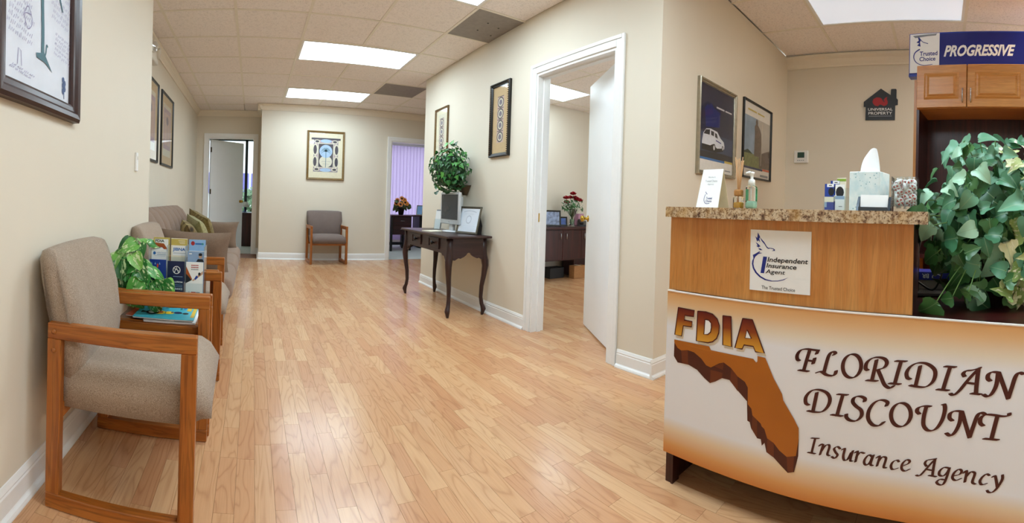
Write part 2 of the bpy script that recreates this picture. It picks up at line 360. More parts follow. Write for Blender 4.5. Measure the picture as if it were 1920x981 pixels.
SCRIPT_SMALL = [[(-.3801,.3109),(-.3571,.3136)],[(-.3685,.3115),(-.374,.2888),(-.379,.2661)],[(-.3905,.2649),(-.3679,.2652)],[(-.3549,.2914),(-.3485,.2982),(-.343,.2971)],[(-.342,.2978),(-.352,.2652)],[(-.348,.2763),(-.3354,.296),(-.3247,.3004),(-.3223,.2932),(-.3283,.2717),(-.3217,.2679)],[(-.2881,.2947),(-.2967,.2998),(-.3073,.2918),(-.3022,.2816),(-.2961,.2746),(-.3044,.2634),(-.3142,.2667)],[(-.2816,.2933),(-.2738,.2976),(-.278,.2747),(-.2746,.2632),(-.2641,.2676),(-.253,.29)],[(-.2479,.2959),(-.2556,.267),(-.2493,.2646)],[(-.2415,.2909),(-.2332,.2957),(-.2398,.2642)],[(-.2376,.2785),(-.2259,.2939),(-.2129,.2934)],[(-.1885,.2871),(-.1989,.291),(-.211,.2763),(-.2123,.2641),(-.2044,.2604),(-.1943,.2714),(-.1875,.2892)],[(-.1845,.2926),(-.1932,.2656),(-.1869,.2616)],[(-.1751,.2861),(-.1661,.2919),(-.1736,.2622)],[(-.1708,.2739),(-.1589,.2905),(-.1477,.2911),(-.1475,.2833),(-.1532,.2628),(-.146,.2609)],[(-.1081,.2842),(-.1132,.2883),(-.1252,.2821),(-.1315,.269),(-.1268,.2594),(-.1117,.2651)],[(-.0988,.2729),(-.0805,.283),(-.0762,.2914),(-.0847,.2935),(-.097,.2814),(-.0997,.266),(-.0906,.2601),(-.0767,.2676)],[(-.0561,.254),(-.0457,.2548),(-.0284,.2755),(-.0159,.2919),(-.0002,.3103)],[(-.0266,.2844),(-.0316,.2913),(-.0264,.3008),(-.0142,.3056),(-.0007,.3098)],[(-.0026,.3071),(-.0065,.284),(-.0095,.2596)],[(-.0193,.2598),(.0012,.2596)],[(-.0269,.2753),(-.0074,.2757)],[(.0391,.2899),(.0238,.2896),(.0115,.2776),(.0107,.266),(.0223,.2657),(.0336,.2785),(.0391,.2908)],[(.0391,.2908),(.031,.262),(.0217,.2419),(.0102,.2389),(.0029,.2447),(.0119,.2539),(.0244,.2552)],[(.0489,.2699),(.0677,.2778),(.0732,.2881),(.0651,.2914),(.0526,.2799),(.0476,.2649),(.0562,.2589),(.0712,.2666)],[(.0789,.2834),(.0872,.2904),(.0821,.2587)],[(.0842,.2721),(.0979,.2893),(.1085,.2892),(.1086,.2823),(.1029,.2623),(.1108,.2581)],[(.1487,.2882),(.1415,.2911),(.1307,.2819),(.1235,.2686),(.1282,.2597),(.1409,.2647)],[(.1573,.2855),(.164,.2898),(.1673,.2761),(.1698,.2601)],[(.1836,.2957),(.1828,.2833),(.1715,.2608),(.1583,.2448),(.1475,.242),(.143,.2467)]]
MAP_FACE = [(-.9077,.5317),(-.7577,.5351),(-.7513,.5235),(-.5872,.5238),(-.5767,.5135),(-.5721,.5173),(-.572,.5354),(-.5439,.534),(-.5127,.4739),(-.4824,.4293),(-.4774,.4098),(-.4395,.3589),(-.4233,.3332),(-.4224,.299),(-.4303,.2457),(-.4613,.236),(-.4871,.2503),(-.5069,.2691),(-.53,.2784),(-.5406,.3055),(-.5508,.3121),(-.5543,.3202),(-.5851,.3401),(-.5891,.3603),(-.6031,.3723),(-.6047,.4266),(-.6155,.4426),(-.6438,.4554),(-.6692,.4782),(-.6985,.4912),(-.7165,.4845),(-.7493,.4639),(-.7683,.4676),(-.7881,.4861),(-.8198,.5025),(-.8477,.5048),(-.8759,.4977),(-.8926,.5043),(-.9074,.5216)]
MAP_SIDE = [(-.9075,.5263),(-.908,.4707),(-.8907,.451),(-.8702,.4522),(-.8419,.4531),(-.806,.4434),(-.7744,.4213),(-.7513,.4092),(-.7292,.4199),(-.704,.4367),(-.6751,.4366),(-.6531,.4165),(-.6068,.3806),(-.6035,.3177),(-.5946,.315),(-.5893,.297),(-.5662,.2696),(-.5529,.2699),(-.549,.2501),(-.5394,.2613),(-.532,.2336),(-.5056,.2225),(-.4794,.2027),(-.4568,.1868),(-.4352,.1942),(-.4229,.2473),(-.4224,.299),(-.4373,.273),(-.4684,.2662),(-.5212,.3128),(-.5622,.3632),(-.5986,.452),(-.6846,.5095),(-.7508,.5096),(-.8444,.5239)]
MAP_STRIPES = [[(-.7493,.4639),(-.6985,.4912),(-.704,.4367),(-.7513,.4092)],[(-.6692,.4782),(-.6438,.4554),(-.6423,.4065),(-.6714,.4343)],[(-.5851,.3401),(-.5679,.329),(-.5663,.2726),(-.5871,.2945)],[(-.53,.2784),(-.5069,.2691),(-.5057,.2237),(-.53,.2341)],[(-.8759,.4977),(-.8477,.5048),(-.8436,.4548),(-.871,.452)],[(-.4613,.236),(-.4365,.2433),(-.4383,.1935),(-.4569,.1879)]]
EMB = [[(-.8937,.6503),(-.8225,.6496),(-.8257,.6281),(-.8641,.6267),(-.866,.6097),(-.8314,.6094),(-.8339,.5899),(-.8693,.5884),(-.8753,.55),(-.9059,.5496)],[(-.8092,.6496),(-.7745,.6521),(-.7479,.6482),(-.7288,.6344),(-.7192,.6136),(-.7206,.5881),(-.7288,.5677),(-.7447,.5535),(-.7634,.5469),(-.8118,.5446)],[(-.7064,.649),(-.6746,.6503),(-.6693,.5496),(-.704,.5499)],[(-.6301,.6502),(-.5943,.6507),(-.5476,.5483),(-.5798,.548),(-.5884,.5642),(-.6226,.5635),(-.6291,.549),(-.6572,.5479)]]
EMB_HOLES = [[(-.7774,.6258),(-.7622,.6255),(-.7521,.6168),(-.7509,.6023),(-.7533,.5859),(-.7643,.5757),(-.7803,.5736)],[(-.6125,.6153),(-.5959,.5891),(-.6192,.5874)]]
PLAC = [(-.6178,.9475),(-.4021,.9476),(-.4024,.7461),(-.6164,.7455)]
LOGO = [[(-.5905,.9387),(-.5819,.9239),(-.585,.9176),(-.5814,.9056),(-.5884,.9126),(-.5924,.9074),(-.5997,.9255),(-.5927,.9197)],[(-.5978,.9059),(-.5894,.901),(-.5844,.8968),(-.5797,.8922),(-.5859,.8906),(-.585,.8875),(-.5952,.8933),(-.5898,.8946)],[(-.5882,.8848),(-.5808,.8857),(-.572,.8809),(-.5807,.8799)],[(-.5833,.9238),(-.5749,.9157),(-.5652,.9064),(-.5568,.8939),(-.5513,.8894),(-.5394,.8891),(-.5314,.8876),(-.5268,.8842),(-.5278,.8805),(-.5391,.8799),(-.5305,.8833),(-.5332,.8855),(-.542,.8875),(-.5512,.886),(-.5567,.8891),(-.5651,.9003),(-.5756,.9107)],[(-.6075,.8622),(-.5999,.8659),(-.5833,.876),(-.5792,.8751),(-.5845,.8718),(-.5718,.8711),(-.5857,.8673),(-.5969,.858),(-.6043,.8489),(-.606,.8586)],[(-.6044,.8513),(-.597,.8592),(-.6029,.8465),(-.6044,.8329),(-.6007,.8196),(-.5907,.8057),(-.5755,.7935),(-.5564,.7854),(-.535,.7824),(-.514,.7842),(-.496,.7892),(-.4769,.7974),(-.4933,.7876),(-.514,.7818),(-.5376,.7798),(-.5603,.7819),(-.5808,.7906),(-.5961,.8028),(-.6062,.8179),(-.6099,.8324),(-.6086,.8436)],[(-.5687,.8594),(-.5548,.8595),(-.5642,.8044),(-.5771,.8043)]]
LOGO_TXT = [[(-.5527,.8432),(-.4108,.8424),(-.4113,.8611),(-.5532,.8592)],[(-.5562,.8238),(-.4498,.823),(-.4503,.84),(-.5566,.8388)],[(-.5591,.8046),(-.4886,.8041),(-.489,.8196),(-.5595,.8184)],[(-.5716,.7524),(-.4528,.7531),(-.4531,.7632),(-.5719,.7634)]]
# ================================================================== the setting
ZC, ZR, ZO = 2.543, 2.62, 2.50      # ceilings: hall, reception, office
XL, XLF, XR, YB, YBL, XJ = -.695, -1.03, 2.0955, 7.188, 7.82, .115
YS, XW, YE = 1.58, 4.25, 5.12
def wall(name, boxes, label):
    b = MB()
    for x in boxes: b.box(*x)
    return struct(b.build(name, 'wall_paint'), label)
T = .12
wall('wall_left', [(XL-.46, XL, -3, 2.88, 0, ZR)], 'cream painted wall beside the nearest chair, set forward of the sofa wall')
wall('wall_left_far', [(XLF-T, XLF, 2.88, YBL+T, 0, ZR)], 'cream painted wall behind the sofa')
D1 = (-.825, .005, 2.07)      # openings: x0, x1, top
D2 = (2.325, 3.145, 2.06)
D3 = (1.945, 2.805, 2.065)    # y0, y1, top (right wall)
wall('wall_back_left', [(XLF, D1[0], YBL, YBL+T, 0, ZR), (D1[1], XJ, YBL, YBL+T, 0, ZR), (D1[0], D1[1], YBL, YBL+T, D1[2], ZR)], 'cream wall around the far left doorway')
wall('wall_back', [(XJ, D2[0], YB, YB+T, 0, ZR), (D2[1], 5.1, YB, YB+T, 0, ZR), (D2[0], D2[1], YB, YB+T, D2[2], ZR), (XJ, XJ+T, YB+T, YBL+T, 0, ZR)], 'cream end wall behind the single chair')
wall('wall_right', [(XR, XR+T, YS, D3[0], 0, ZR), (XR, XR+T, D3[1], YE, 0, ZR), (XR, XR+T, D3[0], D3[1], D3[2], ZR)], 'cream wall holding the open office door and two narrow pictures')
wall('wall_right_side', [(XR+T, XW, YS, YS+T, 0, ZR)], 'cream wall behind the reception desk with two posters')
wall('wall_reception', [(XW, XW+T, -3, YS+T, 0, ZR)], 'cream wall with thermostat and house shaped sign')
wall('wall_behind', [(XL, XW, -3-T, -3, 0, ZR)], 'cream wall behind the viewer')
wall('wall_office_back', [(XR+T, 5.6, YE-T, YE, 0, ZR)], 'cream office wall behind the flowers')
wall('wall_office_right', [(5.6, 5.6+T, YS+T, YE, 0, ZR)], 'cream side wall of the office')
wall('wall_hall_right', [(5.1, 5.1+T, YE, 10.3, 0, ZR)], 'cream wall closing the side passage')
# far rooms
wall('wall_back_room_left', [(XLF-1.6, XLF-1.6+T, YBL+T, 11.2, 0, ZR), (XLF-1.5, XLF-T, YBL, YBL+T, 0, ZR)], 'wall of the far left room')
wall('wall_back_room_middle', [(.95, .95+T, YBL+T, 11.2, 0, ZR), (XJ+T, .95, YBL+T-.01, YBL+2*T, 0, ZR)], 'wall between the two far rooms')
wall('wall_back_room_right', [(.95+T, 5.1, 10.05, 10.05+T, 0, .35), (.95+T, 5.1, 10.05, 10.05+T, 2.42, ZR), (.95+T, 2.0, 10.05, 10.05+T, .35, 2.42)], 'wall around the window behind the vertical blinds')

# ---- floor: laminate strips running down the hall
fl = MB(); fl.box(XLF-.2, 5.6, -3.1, YB+.06, -.06, -.0075); fl.box(XLF-1.7, .95, YB+.06, YBL+.06, -.06, -.0075)
floor = struct(fl.build('floor', 'floor_joint'), 'honey coloured oak laminate floor')
rng = random.Random(5)
SW = .0665
strips = []
ncol = int((5.6-XLF)/SW)+1
def inside(x, y0, y1):
    ym = (y0+y1)/2
    if x > XW-.02 and ym < YS: return False
    if x < XL-.0 and ym < 2.85: return False
    return True
for i in range(ncol):
    x = XLF+SW*(i+.5); y = -2.2-rng.random()*.5
    if x > 5.55: break
    while y < YB+.05:
        L = rng.choice((.22, .30, .38, .46, .54)); y1 = min(y+L, YB+.06)
        if inside(x, y, y1) and y1 > -1.2 and y1-y > .02: strips.append((x, y, y1))
        y += L
def vis(s):
    x, y0, y1 = s; y = (y0+y1)/2; r = math.hypot(x, y); a = math.atan2(x, y)-YAW
    if abs(a) > 1.17 or r < 1.42 or x > 2.05: return 99
    if x > 1.35 and y < .95: return 99
    if x < XL+.03: return 99
    return r
strips.sort(key=vis)
pm = MB(); pm.box(-SW/2+.0004, SW/2-.0004, 0, 1, -.008, 0)
pmesh = None
for k, (x, y0, y1) in enumerate(strips[:300]):
    if pmesh is None:
        o = pm.build('plank', 'laminate_oak', floor); pmesh = o.data
    else: o = link('plank', pmesh, floor)
    o.location = (x, y0+.0004, 0); o.scale = (1, y1-y0-.0008, 1)
rest = MB()
for x, y0, y1 in strips[300:]: rest.box(x-SW/2+.0004, x+SW/2-.0004, y0+.0004, y1-.0004, -.008, 0)
rest.build('far_planks', 'laminate_oak', floor, kind='stuff')
cp = MB(); cp.box(XJ+T, 5.1, YB+.06, 10.1, -.06, .002); cp.box(XLF-1.7, .95, YBL+.06, 11.2, -.06, .002)
struct(cp.build('floor_carpet', 'carpet_grey'), 'pale grey carpet in the far rooms')

# ---- baseboards with shoe moulding (profile swept along the wall foot)
def mould(name, runs, prof, mat, label):
    """runs: (x0,y0,x1,y1,nx,ny): wall foot line and outward normal; prof: (out, z)"""
    b = MB()
    for x0, y0, x1, y1, nx, ny in runs:
        n = len(prof); vs = [(x0+nx*o, y0+ny*o, z) for o, z in prof]+[(x1+nx*o, y1+ny*o, z) for o, z in prof]
        b.add(vs, [tuple(range(n)), tuple(range(2*n-1, n-1, -1))]+[(i, (i+1) % n, n+(i+1) % n, n+i) for i in range(n)])
    return struct(b.build(name, mat), label)
BP = [(0, 0), (.026, 0), (.026, .006), (.022, .015), (.014, .021), (.012, .024), (.012, .082), (.009, .088), (.011, .094), (.007, .104), (.004, .112), (0, .112)]
mould('baseboard_left', [(XL, -3, XL, 2.88, 1, 0), (XL, 2.88, XLF, 2.88, 0, 1)], BP, 'trim_white', 'white baseboard along the near left wall')
mould('baseboard_left_far', [(XLF, 2.88, XLF, YBL, 1, 0)], BP, 'trim_white', 'white baseboard behind the sofa')
mould('baseboard_back', [(XJ, YB, D2[0]-.065, YB, 0, -1), (D2[1]+.065, YB, 5.1, YB, 0, -1), (XJ, YB, XJ, YBL, -1, 0), (D1[1]+.065, YBL, XJ, YBL, 0, -1), (XLF, YBL, D1[0]-.065, YBL, 0, -1)], BP, 'trim_white', 'white baseboard along the end wall')
mould('baseboard_right', [(XR, D3[1]+.08, XR, YE, -1, 0), (XR, YS, XR, D3[0]-.08, -1, 0), (XR-.026, YS, XW, YS, 0, -1), (XR, YE, 5.1, YE, 0, 1)], BP, 'trim_white', 'white baseboard along the right wall and around its corner')
mould('baseboard_office', [(XR+T, YE-T, 5.6, YE-T, 0, -1)], BP, 'trim_white', 'white baseboard at the back of the office')
mould('baseboard_reception', [(XW, -3, XW, YS, -1, 0)], BP, 'trim_white', 'white baseboard behind the reception desk')
def crown(z, k=1.): return [(0, z-.09*k), (.012*k, z-.09*k), (.016*k, z-.078*k), (.03*k, z-.06*k), (.04*k, z-.035*k), (.062*k, z-.018*k), (.066*k, z-.008), (.066*k, z), (0, z)]
flat('crown_cream', '#ede4d2', .45, var=.01)
mould('trim_1', [(XLF, 2.88, XLF, YBL, 1, 0)], crown(ZC), 'crown_cream', 'cream crown moulding above the sofa wall')
mould('trim_2', [(XJ-.066, YB, 5.1, YB, 0, -1), (XJ, YB-.066, XJ, YBL, -1, 0), (XLF, YBL, XJ, YBL, 0, -1)], crown(ZC, 1.1), 'crown_cream', 'cream crown moulding above the end wall')
mould('trim_3', [(XW, -3, XW, YS, -1, 0)], crown(ZR-.012, 1.25), 'crown_cream', 'cream crown moulding above the reception wall')

# ---- ceilings
tm = MB(); tm.add([(0, 0, .012), (1, 0, .012), (1, 1, .012), (0, 1, .012), (.012, .012, 0), (.988, .012, 0), (.988, .988, 0), (.012, .988, 0)],
                  [(0, 1, 2, 3), (4, 7, 6, 5), (0, 4, 5, 1), (1, 5, 6, 2), (2, 6, 7, 3), (3, 7, 4, 0)])
tile_me = None
lamps = []
def fixture(x0, x1, y0, y1, z, label, e, col=LIGHT_COL, group='ceiling light panels'):
    L = thing('ceiling_light', label, 'ceiling light', ((x0+x1)/2, (y0+y1)/2, z), group=group)
    a, b = (x1-x0)/2, (y1-y0)/2; m = 'lamp_%g_%g' % (e, col[2])
    if m not in MATS: emis(m, col, e)
    MB().box(-a+.03, a-.03, -b+.03, b-.03, .002, .010).build('diffuser', m, L)
    f = MB(); w = .022
    f.box(-a+.012, a-.012, -b+.012, -b+.012+w, -.004, .02); f.box(-a+.012, a-.012, b-.012-w, b-.012, -.004, .02)
    f.box(-a+.012, -a+.012+w, -b+.012+w, b-.012-w, -.004, .02); f.box(a-.012-w, a-.012, -b+.012+w, b-.012-w, -.004, .02)
    f.build('frame', 'trim_white', L)
    return L
def ceiling(name, label, z, gx, gy, clip, cells, skip=(), thick=.12):
    """cells: (i0,i1,k0,k1); clip(xm,ym)->(x0,x1,y0,y1) or None; skip: cells taken by lights and vents"""
    global tile_me
    slab = MB(); xs0 = 9; xs1 = -9
    root = None; todo = []; lx = set(); ly = set(); bars = MB()
    for i in range(cells[0], cells[1]):
        for k in range(cells[2], cells[3]):
            X0, Y0c = gx+.61*i, gy+.61*k; c = clip(X0+.305, Y0c+.305)
            if c is None: continue
            x0, x1, y0, y1 = max(X0, c[0]), min(X0+.61, c[1]), max(Y0c, c[2]), min(Y0c+.61, c[3])
            if x1-x0 < .03 or y1-y0 < .03: continue
            slab.box(x0, x1, y0, y1, z+.05, z+.08)
            w = .012
            if X0 > c[0] and not ((i-1, k) in skip and (i, k) in skip and (4, k) not in skip): bars.box(X0-w, X0+w, y0, y1, z-.001, z+.006)
            if Y0c > c[2] and not ((i, k-1) in skip and (i, k) in skip): bars.box(x0, x1, Y0c-w, Y0c+w, z-.0005, z+.0055)
            if (i, k) not in skip: todo.append((x0, x1, y0, y1))
    root = struct(slab.build(name, 'grid_white'), label)
    bars.build('ceiling_grid', 'grid_white', root)
    for x0, x1, y0, y1 in todo:
        if tile_me is None: o = tm.build('ceiling_tile', 'ceiling_tile', root); tile_me = o.data
        else: o = link('ceiling_tile', tile_me, root)
        o.location = (x0+.003, y0+.003, z+.004); o.scale = (x1-x0-.006, y1-y0-.006, 1)
    return root
def clip_hall(x, y):
    if y < 2.88: return (XL, XR, -3, 9) if x < XR+.3 and x > XL-.3 else None
    if y < 5.3:
        if x > XR: return (XR, 5.1, YE, 9) if y > 5.0 else None
        return (XLF, XR, 2.0, 9)
    if y < YB+.2: return (XLF, 5.1, YE if x > XR else 2, YB) if x > XJ-.2 else (XLF, 9, 2, YBL)
    return (XLF, XJ, 2, YBL) if x < XJ else None
GX, GY = -.7892, 3.6115
skip = set()
for k in (1, 4, -2, -5, -8): skip |= {(2, k), (3, k)}
skip |= {(4, -1), (4, 3)}
hall_ceiling = ceiling('ceiling', 'pinkish white speckled drop ceiling tiles over the hall', ZC, GX, GY, clip_hall, (-1, 10, -11, 7), skip)
for k, lab in ((4, 'farthest lit panel in the hall ceiling, before the end wall'), (1, 'large lit panel in the middle of the hall ceiling'), (-2, 'lit ceiling panel cut by the top picture edge above the narrow pictures'), (-5, 'ceiling panel overhead near the viewer'), (-8, 'ceiling panel behind the viewer')):
    fixture(GX+1.22, GX+2.44, GY+.61*k, GY+.61*k+.61, ZC, lab, LIGHT_E)
for x0, x1, y0, y1 in ((-.179, XJ, YB, YBL), (XR, 2.261, YE, 5.4415)):
    o = link('ceiling_tile', tile_me, hall_ceiling); o.location = (x0+.003, y0+.003, ZC+.004); o.scale = (x1-x0-.006, y1-y0-.006, 1)
def vent(k, label):
    L = thing('ceiling_vent', label, 'vent', (GX+.61*4+.305, GY+.61*k+.305, ZC), group='grey ceiling vents')
    xm = min(.292, XR-(GX+.61*4+.305)-.004) if k < 1 else .292
    b = MB(); b.box(-.292, xm, -.292, .292, -.001, .012); b.build('panel', 'vent_grey', L)
    if k == -1:
        for x, y in ((-.10, .08), (.03, -.06), (-.10, -.10), (.06, .12)):
            MB().lathe([(.008, -.004), (.008, .001)], 10).build('screw', flat('screw_dark', '#2a2624', .4), L, loc=(x, y, 0))
    return L
vent(-1, 'nearer grey metal ceiling panel with four screws by the right wall'); vent(3, 'farther plain grey ceiling panel beyond the narrow pictures')
skr = {(-1, -1), (-1, -2), (-1, -5), (-1, -4)}
ceiling('ceiling_reception', 'drop ceiling tiles over the reception desk', ZR, 3.58, 1.04, lambda x, y: (XR, XW, -3, YS), (-3, 2, -7, 1), skr)
fixture(2.97, 3.58, -.18, 1.04, ZR, 'pale bluish light panel above the reception desk', 0.34, (.72, .85, 1.0, 1))
fixture(2.97, 3.58, -2.01, -.79, ZR, 'added light panel, out of view, brightening the reception area', 19, (1.0, .93, .80, 1))  # unseen warm panel added to brighten the desk and walls
sko = {(0, 0), (1, 0), (0, -4), (1, -4)}
ceiling('ceiling_office', 'drop ceiling tiles seen through the open office door', ZO, 2.79, 4.13, lambda x, y: (XR+T, 5.6, YS+T, YE-T), (-1, 5, -4, 2), sko)
fixture(2.79, 4.01, 4.13, 4.74, ZO, 'lit panel in the office ceiling beyond the open door', 6, group='office ceiling lights')
fixture(2.79, 4.01, 1.69, 2.30, ZO, 'lit office panel cut off by the top of the doorway', 6, group='office ceiling lights')
b = MB(); b.box(XJ+T, 5.1, YB+T, 10.2, ZC, ZC+.05); b.box(XLF-1.6, .95, YBL+T, 11.2, ZC, ZC+.05)
struct(b.build('ceiling_far_rooms', 'ceiling_tile'), 'ceiling of the two far rooms')
b = MB(); b.box(-1.3, 5.8, -3.2, 10.3, ZR+.1, ZR+.16); struct(b.build('ceiling_slab', 'grid_white'), 'slab above the hung ceilings')

# ---- doors
flat('brass', '#c9a243', .22, 1.); flat('hinge_dark', '#4a4034', .4, .6)
def casing(b, u0, u1, top, put, w=.07, d=.018, e=.022):
    """flat casing with raised outer edge around an opening; put(u0,u1,d0,d1,z0,z1) adds a box (d = out of wall)"""
    for a0, a1, z0, z1 in ((u0-w+e, u0, 0, top+w-e), (u1, u1+w-e, 0, top+w-e), (u0, u1, top, top+w-e)):
        put(a0, a1, 0, d*.7, z0, z1)
    for a0, a1, z0, z1 in ((u0-w-.004, u0-w+e, 0, top+w+.004), (u1+w-e, u1+w+.004, 0, top+w+.004), (u0-w+e+.0005, u1+w-e-.0005, top+w-e, top+w+.004)):
        put(a0, a1, 0, d, z0, z1)
def knob(parent, p, dirv, name='door_knob'):
    d = Vector(dirv).normalized(); q = d.to_track_quat('Z', 'Y').to_matrix().to_4x4(); M = Matrix.Translation(p) @ q
    MB().lathe([(.028, 0), (.028, .004), (.012, .008), (.011, .03), (.022, .038), (.027, .05), (.024, .062), (.01, .068)], 16, M=M).build(name, 'brass', parent)
# door_3: the open office door on the right wall
d3 = bpy.data.objects.new('door_3', None); COL.objects.link(d3); d3.location = (XR, D3[0], 0); struct(d3, 'white flush door standing open into the office with its white frame')
b = MB(); W3 = D3[1]-D3[0]
casing(b, 0, W3, D3[2], lambda u0, u1, a, c, z0, z1: b.box(-c, -a, u0, u1, z0, z1, bev=.003))
casing(b, 0, W3, D3[2], lambda u0, u1, a, c, z0, z1: b.box(T+a, T+c, u0, u1, z0, z1))
b.build('casing', 'trim_white', d3)
b = MB(); b.box(-.002, T+.002, 0, .018, 0, D3[2]); b.box(-.002, T+.002, W3-.018, W3, 0, D3[2]); b.box(-.002, T+.002, .018, W3-.018, D3[2]-.018, D3[2])
b.box(.05, .085, W3-.03, W3-.018, 0, D3[2]-.018); b.box(.05, .085, .018, .03, 0, D3[2]-.018); b.box(.05, .085, .03, W3-.03, D3[2]-.03, D3[2]-.018)
b.build('jamb', 'trim_white', d3)
MB().box(.040, .075, W3-.0205, W3-.0175, .88, .95).build('strike_plate', 'brass', d3)
ang = math.atan2(.645, .354)
M = Matrix.Translation((T+.01, .022, 0)) @ Matrix.Rotation(ang, 4, 'Z')
leaf = MB().box(0, .825, 0, .036, .012, 2.045, bev=.002).build('leaf', 'door_white', d3); leaf.matrix_local = M
knob(leaf, (.765, .036, .915), (0, 1, 0)); knob(leaf, (.765, 0, .915), (0, -1, 0))
for z in (.25, 1.05, 1.85): MB().tube([(.0, .0, z-.045), (.0, .0, z+.045)], .007, 8).build('hinge', 'brass', leaf)
# door_1: far left
d1 = bpy.data.objects.new('door_1', None); COL.objects.link(d1); d1.location = (D1[0], YBL, 0); struct(d1, 'white door ajar in the far left corner beyond the sofa')
W1 = D1[1]-D1[0]; b = MB()
casing(b, 0, W1, D1[2], lambda u0, u1, a, c, z0, z1: b.box(u0, u1, -c, -a, z0, z1), w=.065); b.build('casing', 'trim_white', d1)
b = MB(); b.box(0, .018, 0, T, 0, D1[2]); b.box(W1-.018, W1, 0, T, 0, D1[2]); b.box(.018, W1-.018, 0, T, D1[2]-.018, D1[2]); b.build('jamb', 'trim_white', d1)
leaf = MB().box(0, .785, -.036, 0, .012, 2.045, bev=.002).build('leaf', 'door_white', d1)
leaf.matrix_local = Matrix.Translation((.024, T+.01, 0)) @ Matrix.Rotation(math.atan2(.53, .584), 4, 'Z')
knob(leaf, (.725, -.036, .93), (0, -1, 0))
for z in (.25, 1.1, 1.86): MB().box(-.006, .012, -.046, -.030, z-.045, z+.045).build('hinge', 'hinge_dark', leaf)
# door_2: far right doorway, door swung inside
d2 = bpy.data.objects.new('door_2', None); COL.objects.link(d2); d2.location = (D2[0], YB, 0); struct(d2, 'white doorway in the end wall leading to the room with vertical blinds')
W2 = D2[1]-D2[0]; b = MB()
casing(b, 0, W2, D2[2], lambda u0, u1, a, c, z0, z1: b.box(u0, u1, -c, -a, z0, z1), w=.06); b.build('casing', 'trim_white', d2)
b = MB(); b.box(0, .018, 0, T, 0, D2[2]); b.box(W2-.018, W2, 0, T, 0, D2[2]); b.box(.018, W2-.018, 0, T, D2[2]-.018, D2[2]); b.build('jamb', 'trim_white', d2)
leaf = MB().box(0, .78, 0, .036, .012, 2.045).build('leaf', 'door_white', d2)
leaf.matrix_local = Matrix.Translation((.02, T+.012, 0)) @ Matrix.Rotation(math.radians(88), 4, 'Z'); knob(leaf, (.72, 0, .93), (0, -1, 0))
